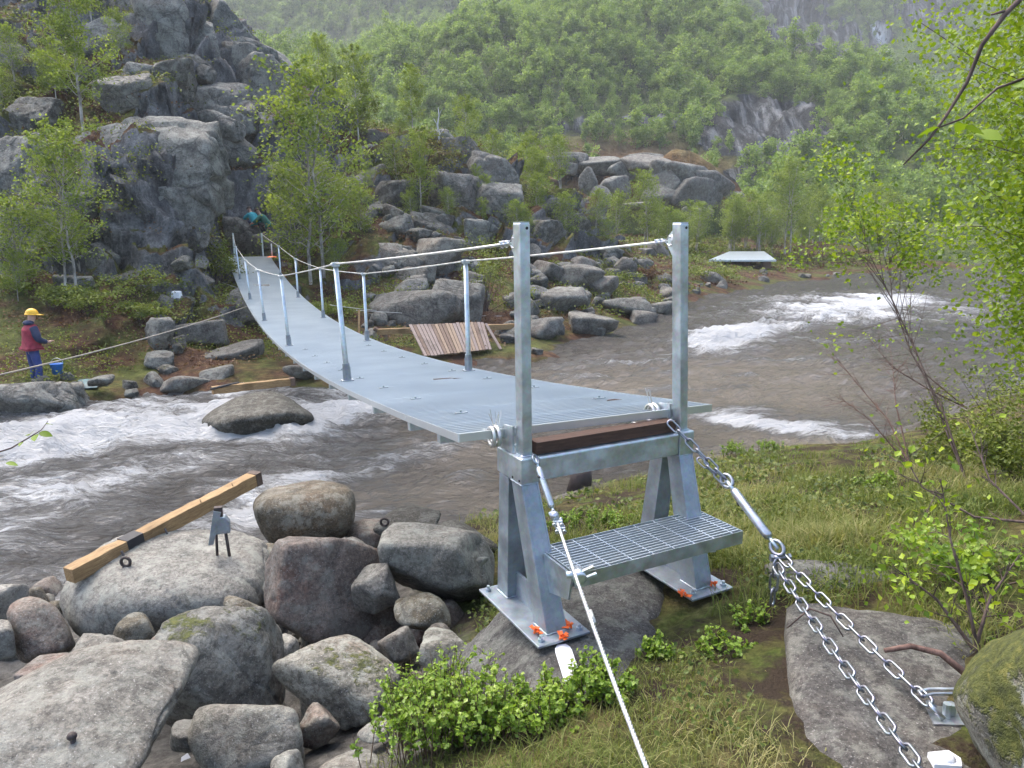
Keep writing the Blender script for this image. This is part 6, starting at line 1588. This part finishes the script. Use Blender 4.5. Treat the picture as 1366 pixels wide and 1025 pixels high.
pw = hit_far(238, 416); tag(bevel(MB().hexa([(-.16,-.1,0),(.16,-.1,0),(.16,.1,0),(-.16,.1,0)], [(-.13,-.09,.26),(.13,-.09,.26),(.13,.09,.26),(-.13,.09,.26)]).build('white_sack', M['white_plastic'], None, False, (pw[0], pw[1], fz(pw[0], pw[1]))), .04, 2), 'small white sack left on the mossy bank above the old wire', 'sack')
bag(PY(293, 357, 29.8), .26, 'black_cloth', 'black rucksack with a red lid left of the far deck end', 'rucksack', 'red_cloth')
tag(bevel(MB().box(-.16,.16,-.1,.1,0,.2).tube([(-.08,0,.2),(-.08,0,.27),(.08,0,.27),(.08,0,.2)], .02, 6).build('jerrycan', M['white_plastic'], None, False, PY(303, 357, 29.4)), .03, 2), 'white jerrycan beside the black rucksack', 'can')
oc = empty('marker_cone', PY(363, 344, 29.4)); tag(oc, 'orange-footed white marker stick at the far end of the deck', 'marker')
MB().tube([(0,0,.02),(0,0,.06)], [.22,.12], 12).build('foot', M['orange_tape'], oc); MB().tube([(0,0,.05),(.01,0,.55)], .025, 8).build('stick', M['white_plastic'], oc, True)

# ================================================================== people
def skin_mesh(name, nodes, edges, root, sub=2):
    """nodes: name -> (pos, (rx, ry)); grows one continuous surface"""
    keys = list(nodes); me = bpy.data.meshes.new(name); me.from_pydata([nodes[k][0] for k in keys], [(keys.index(a), keys.index(b)) for a, b in edges], []); me.update()
    o = bpy.data.objects.new(name, me); COL.objects.link(o)
    o.modifiers.new('skin', 'SKIN'); 
    if not me.skin_vertices: me.skin_vertices.new() if hasattr(me.skin_vertices, 'new') else None
    sv = me.skin_vertices[0].data
    for i, k in enumerate(keys):
        r = nodes[k][1]; sv[i].radius = r if hasattr(r, '__len__') else (r, r); sv[i].use_root = (k == root)
    ss = o.modifiers.new('sub', 'SUBSURF'); ss.levels = sub; ss.render_levels = sub
    dg = bpy.context.evaluated_depsgraph_get(); ev = o.evaluated_get(dg); m2 = bpy.data.meshes.new_from_object(ev, depsgraph=dg)
    bpy.data.objects.remove(o); m2.name = name; m2.materials.clear()
    m2.polygons.foreach_set('use_smooth', np.full(len(m2.polygons), True)); return m2
def person(loc, rz, J, label, jacket, sleeve, trousers, helmet=None, hood=None, scale=1.0, vest=None):
    root = empty('person', loc, rz); root.scale = (scale,)*3; tag(root, label, 'person')
    nd = {k: v for k, v in J.items() if k != 'face'}
    bones = [('pel','waist'),('waist','chest'),('chest','neck'),('neck','head0'),('head0','head1')]
    for s in 'LR':
        bones += [('chest','sh'+s),('sh'+s,'el'+s),('el'+s,'wr'+s),('wr'+s,'pa'+s),('pel','hip'+s),('hip'+s,'kn'+s),('kn'+s,'an'+s),('an'+s,'toe'+s)]
        w = Vector(nd['wr'+s][0]); p = Vector(nd['pa'+s][0]); d = (p-w).normalized(); sd = d.cross(Vector((0,0,1))); sd = sd.normalized() if sd.length > .1 else Vector((1,0,0)); up = sd.cross(d)
        for i, (off, ln) in enumerate(((-.03,.055),(-.01,.065),(.012,.06),(.032,.048))):
            a = p + sd*off + d*.02; b = a + d*ln*.55 - up*.012; c = b + d*ln*.3 - up*.035
            nd[f'f{s}{i}a'] = (tuple(a), .0095); nd[f'f{s}{i}b'] = (tuple(b), .009); nd[f'f{s}{i}c'] = (tuple(c), .008); bones += [('pa'+s, f'f{s}{i}a'), (f'f{s}{i}a', f'f{s}{i}b'), (f'f{s}{i}b', f'f{s}{i}c')]
        a = w.lerp(p, .5) - sd*.035; b = a + d*.03 - sd*.02 - up*.02; nd[f't{s}a'] = (tuple(a), .011); nd[f't{s}b'] = (tuple(b), .009); bones += [('wr'+s, f't{s}a'), (f't{s}a', f't{s}b')]
    obj('body', skin_mesh('body', nd, bones, 'pel'), M['skin'], root)
    gr = lambda ks, f: {k: (J[k][0], tuple(x*f for x in (J[k][1] if hasattr(J[k][1], '__len__') else (J[k][1],)*2))) for k in ks}
    V_ = lambda k: Vector(J[k][0])
    dn_ = (V_('pel')-V_('waist')).normalized(); hem = V_('pel') + dn_*.08
    t_n = {'hem': (tuple(hem), (.235,.19)), 'pel': (J['pel'][0], (.235,.19)), 'waist': (J['waist'][0], (.225,.18)), 'chest': (J['chest'][0], (.245,.18)), 'top': (tuple(V_('chest').lerp(V_('neck'), .6)), (.19,.13)), 'neck': (tuple(V_('neck')), .075)}
    obj('jacket', skin_mesh('jacket', t_n, [('hem','pel'),('pel','waist'),('waist','chest'),('chest','top'),('top','neck')], 'waist'), M[vest or jacket], root)
    for s in 'LR':
        c_ = V_('sh'+s).lerp(V_('chest'), .25) + Vector((0,0,.02)); n_ = {'c': (tuple(c_ + Vector((0,0,.005))), .112), 'm': (tuple(V_('sh'+s).lerp(V_('el'+s), .35)), .09), 'e': (J['el'+s][0], .078), 'w': (tuple(V_('el'+s).lerp(V_('wr'+s), .92)), .052)}
        obj('sleeve', skin_mesh('sleeve', n_, [('c','m'),('m','e'),('e','w')], 'm'), M[sleeve], root)
        n_ = {'h': (tuple(V_('hip'+s).lerp(V_('pel'), .45) + Vector((0,0,.07))), .115), 'k': (J['kn'+s][0], .08), 'a': (tuple(V_('kn'+s).lerp(V_('an'+s), .93)), .068), 'm': (tuple(V_('hip'+s).lerp(V_('kn'+s), .35)), .10)}
        obj('trouser_leg', skin_mesh('trouser_leg', n_, [('h','m'),('m','k'),('k','a')], 'm'), M[trousers], root)
    for s in 'LR':
        n_ = {'a': (J['an'+s][0], .062), 'h': (tuple(Vector(J['an'+s][0]) + Vector((0,-.03,-.06))), .05), 't': (J['toe'+s][0], .047)}
        obj('boot', skin_mesh('boot', n_, [('a','h'),('h','t')], 'h'), M['black_rubber'], root)
    hc = Vector(J['head1'][0]); h0 = Vector(J['head0'][0]); ax = (hc-h0).normalized()
    f = Vector(J['face']); f = (f - ax*f.dot(ax)).normalized(); sd = f.cross(ax); mid = h0.lerp(hc, .5)
    m = MB(); m.tube([mid+f*.09+ax*.01, mid+f*.118-ax*.02, mid+f*.10-ax*.03], [.010,.016,.010], 6); m.build('nose', M['skin'], root, True)
    for k in (-1, 1):
        MB().ball(mid+f*.088+sd*k*.033+ax*.018, .012, 8).build('eye', M['black_rubber'], root, True)
        MB().ball(mid+sd*k*.088-ax*.005, .026, 8, (.5,.7,1.2)).build('ear', M['skin'], root, True)
    MB().tube([mid+f*.087-sd*.025-ax*.06, mid+f*.096-ax*.062, mid+f*.087+sd*.025-ax*.06], .006, 5).build('mouth', M['red_cloth'], root, True)
    hm = []
    rings = 8; m = MB(); V = []; n = 16
    rad = .115 if helmet else .104
    for i in range(rings+1):
        t = math.pi/2*i/rings*1.05
        for k in range(n):
            a = 2*math.pi*k/n; r_ = rad*math.cos(min(t, math.pi/2)); bulge = 1.12 if True else 1
            V.append(tuple(mid + ax*(.025 + rad*1.05*math.sin(t)) + f*math.cos(a)*r_*bulge + sd*math.sin(a)*r_))
    Fq = [[i*n+k, i*n+(k+1)%n, (i+1)*n+(k+1)%n, (i+1)*n+k] for i in range(rings) for k in range(n)]
    m.add(V, Fq); hh = m.build('helmet' if helmet else 'hair', M[helmet or 'hair'], root, True)
    if helmet:
        m = MB(); V = []; 
        for k in range(n):
            a = 2*math.pi*k/n; e = 1.0 + .12*max(0, math.cos(a)) + (.55*max(0, math.cos(a))**2)
            for q, hgt in ((1.0, .03), (e*1.1, .012), (e*1.1, .004), (1.0, .018)): V.append(tuple(mid + ax*hgt + (f*math.cos(a)*1.12 + sd*math.sin(a))*rad*q))
        m.add(V, [[k*4+j, k*4+(j+1)%4, ((k+1)%n)*4+(j+1)%4, ((k+1)%n)*4+j] for k in range(n) for j in range(4)]); m.build('brim', M[helmet], hh, True)
    if hood: MB().ball(Vector(J['neck'][0]) - f*.045 + ax*.0, .125, 12, (1.1,.85,.5)).build('hood', M[hood], root, True)
    return root
stand = dict(pel=((0,0,.96),(.12,.10)), waist=((0,.0,1.12),(.13,.10)), chest=((0,.03,1.34),(.15,.11)), neck=((0,.05,1.50),.058), head0=((0,.085,1.60),(.075,.085)), head1=((0,.10,1.74),(.07,.08)), face=(0,1,-.3),
    shL=((-.19,.03,1.40),.045), elL=((-.25,.06,1.14),.046), wrL=((-.17,.25,1.03),.034), paL=((-.14,.32,1.04),(.03,.02)),
    shR=((.19,.03,1.40),.045), elR=((.25,.07,1.14),.046), wrR=((.17,.28,1.06),.034), paR=((.13,.35,1.08),(.03,.02)),
    hipL=((-.10,0,.86),.085), knL=((-.11,.03,.50),.06), anL=((-.12,-.01,.09),.042), toeL=((-.14,.16,.035),.035),
    hipR=((.10,0,.86),.085), knR=((.12,.05,.50),.06), anR=((.13,.0,.09),.042), toeR=((.16,.17,.035),.035))
pp = PY(50, 520, 16.9)
person((pp[0], pp[1], pp[2]-.02), R(-38), stand, 'person in red and navy jacket, blue trousers and yellow helmet, looking down at held object', 'red_cloth', 'navy_cloth', 'blue_cloth', 'yellow_plastic', 'navy_cloth', 1.07)
crouch = dict(pel=((0,-.18,.40),(.12,.10)), waist=((0,-.10,.56),(.13,.10)), chest=((0,.08,.74),(.15,.11)), neck=((0,.17,.88),.058), head0=((0,.22,.95),(.075,.085)), head1=((0,.27,1.08),(.07,.08)), face=(0,1,-.6),
    shL=((-.19,.10,.79),.045), elL=((-.24,.30,.62),.046), wrL=((-.12,.46,.52),.034), paL=((-.09,.53,.50),(.03,.02)),
    shR=((.19,.10,.79),.045), elR=((.24,.30,.62),.046), wrR=((.12,.48,.50),.034), paR=((.09,.55,.48),(.03,.02)),
    hipL=((-.11,-.16,.36),.09), knL=((-.18,.24,.50),.062), anL=((-.15,-.02,.09),.042), toeL=((-.17,.15,.035),.035),
    hipR=((.11,-.16,.36),.09), knR=((.18,.24,.50),.062), anR=((.15,.0,.09),.042), toeR=((.17,.17,.035),.035))
p1 = PY(340, 311, 32.6); p2 = PY(354, 314, 32.0)
for q in (p1, p2): q[2] = max(q[2], fz(q[0], q[1])-.03)
for q, s_ in ((p1, 11), (p2, 12)):
    o = rock_obj('boulder', s_, (q[0], q[1]+.1, q[2]-.62), (.62,.55,.66), 'rock_talus', (0,0,.4), 4, 10, 16, .05, .1); tag(o, 'flat-topped rock under the crouching person in %s' % ('teal' if s_ == 11 else 'dark green'), 'boulder')
person(p1, R(60), crouch, 'crouching person in a bright teal jacket above the far end of the bridge', 'teal_cloth', 'teal_cloth', 'navy_cloth')
person(p2, R(100), crouch, 'crouching person in a dark green jacket beside the one in teal', 'green_cloth', 'green_cloth', 'black_cloth')

# ================================================================== misty air
hz = NT('misty_air'); 
pv_ = hz.t.nodes.new('ShaderNodeVolumePrincipled'); pv_.inputs['Color'].default_value = (.93,.96,1.0,1); pv_.inputs['Density'].default_value = .00048; pv_.inputs['Anisotropy'].default_value = .1
hz.t.nodes.remove(hz.b); hz.t.links.new(pv_.outputs[0], hz.out.inputs['Volume'])
o = MB().box(-560, 560, -30, 660, -8, 300).build('haze', hz.m); tag(o, 'thin grey mist filling the valley', 'haze', kind='stuff')
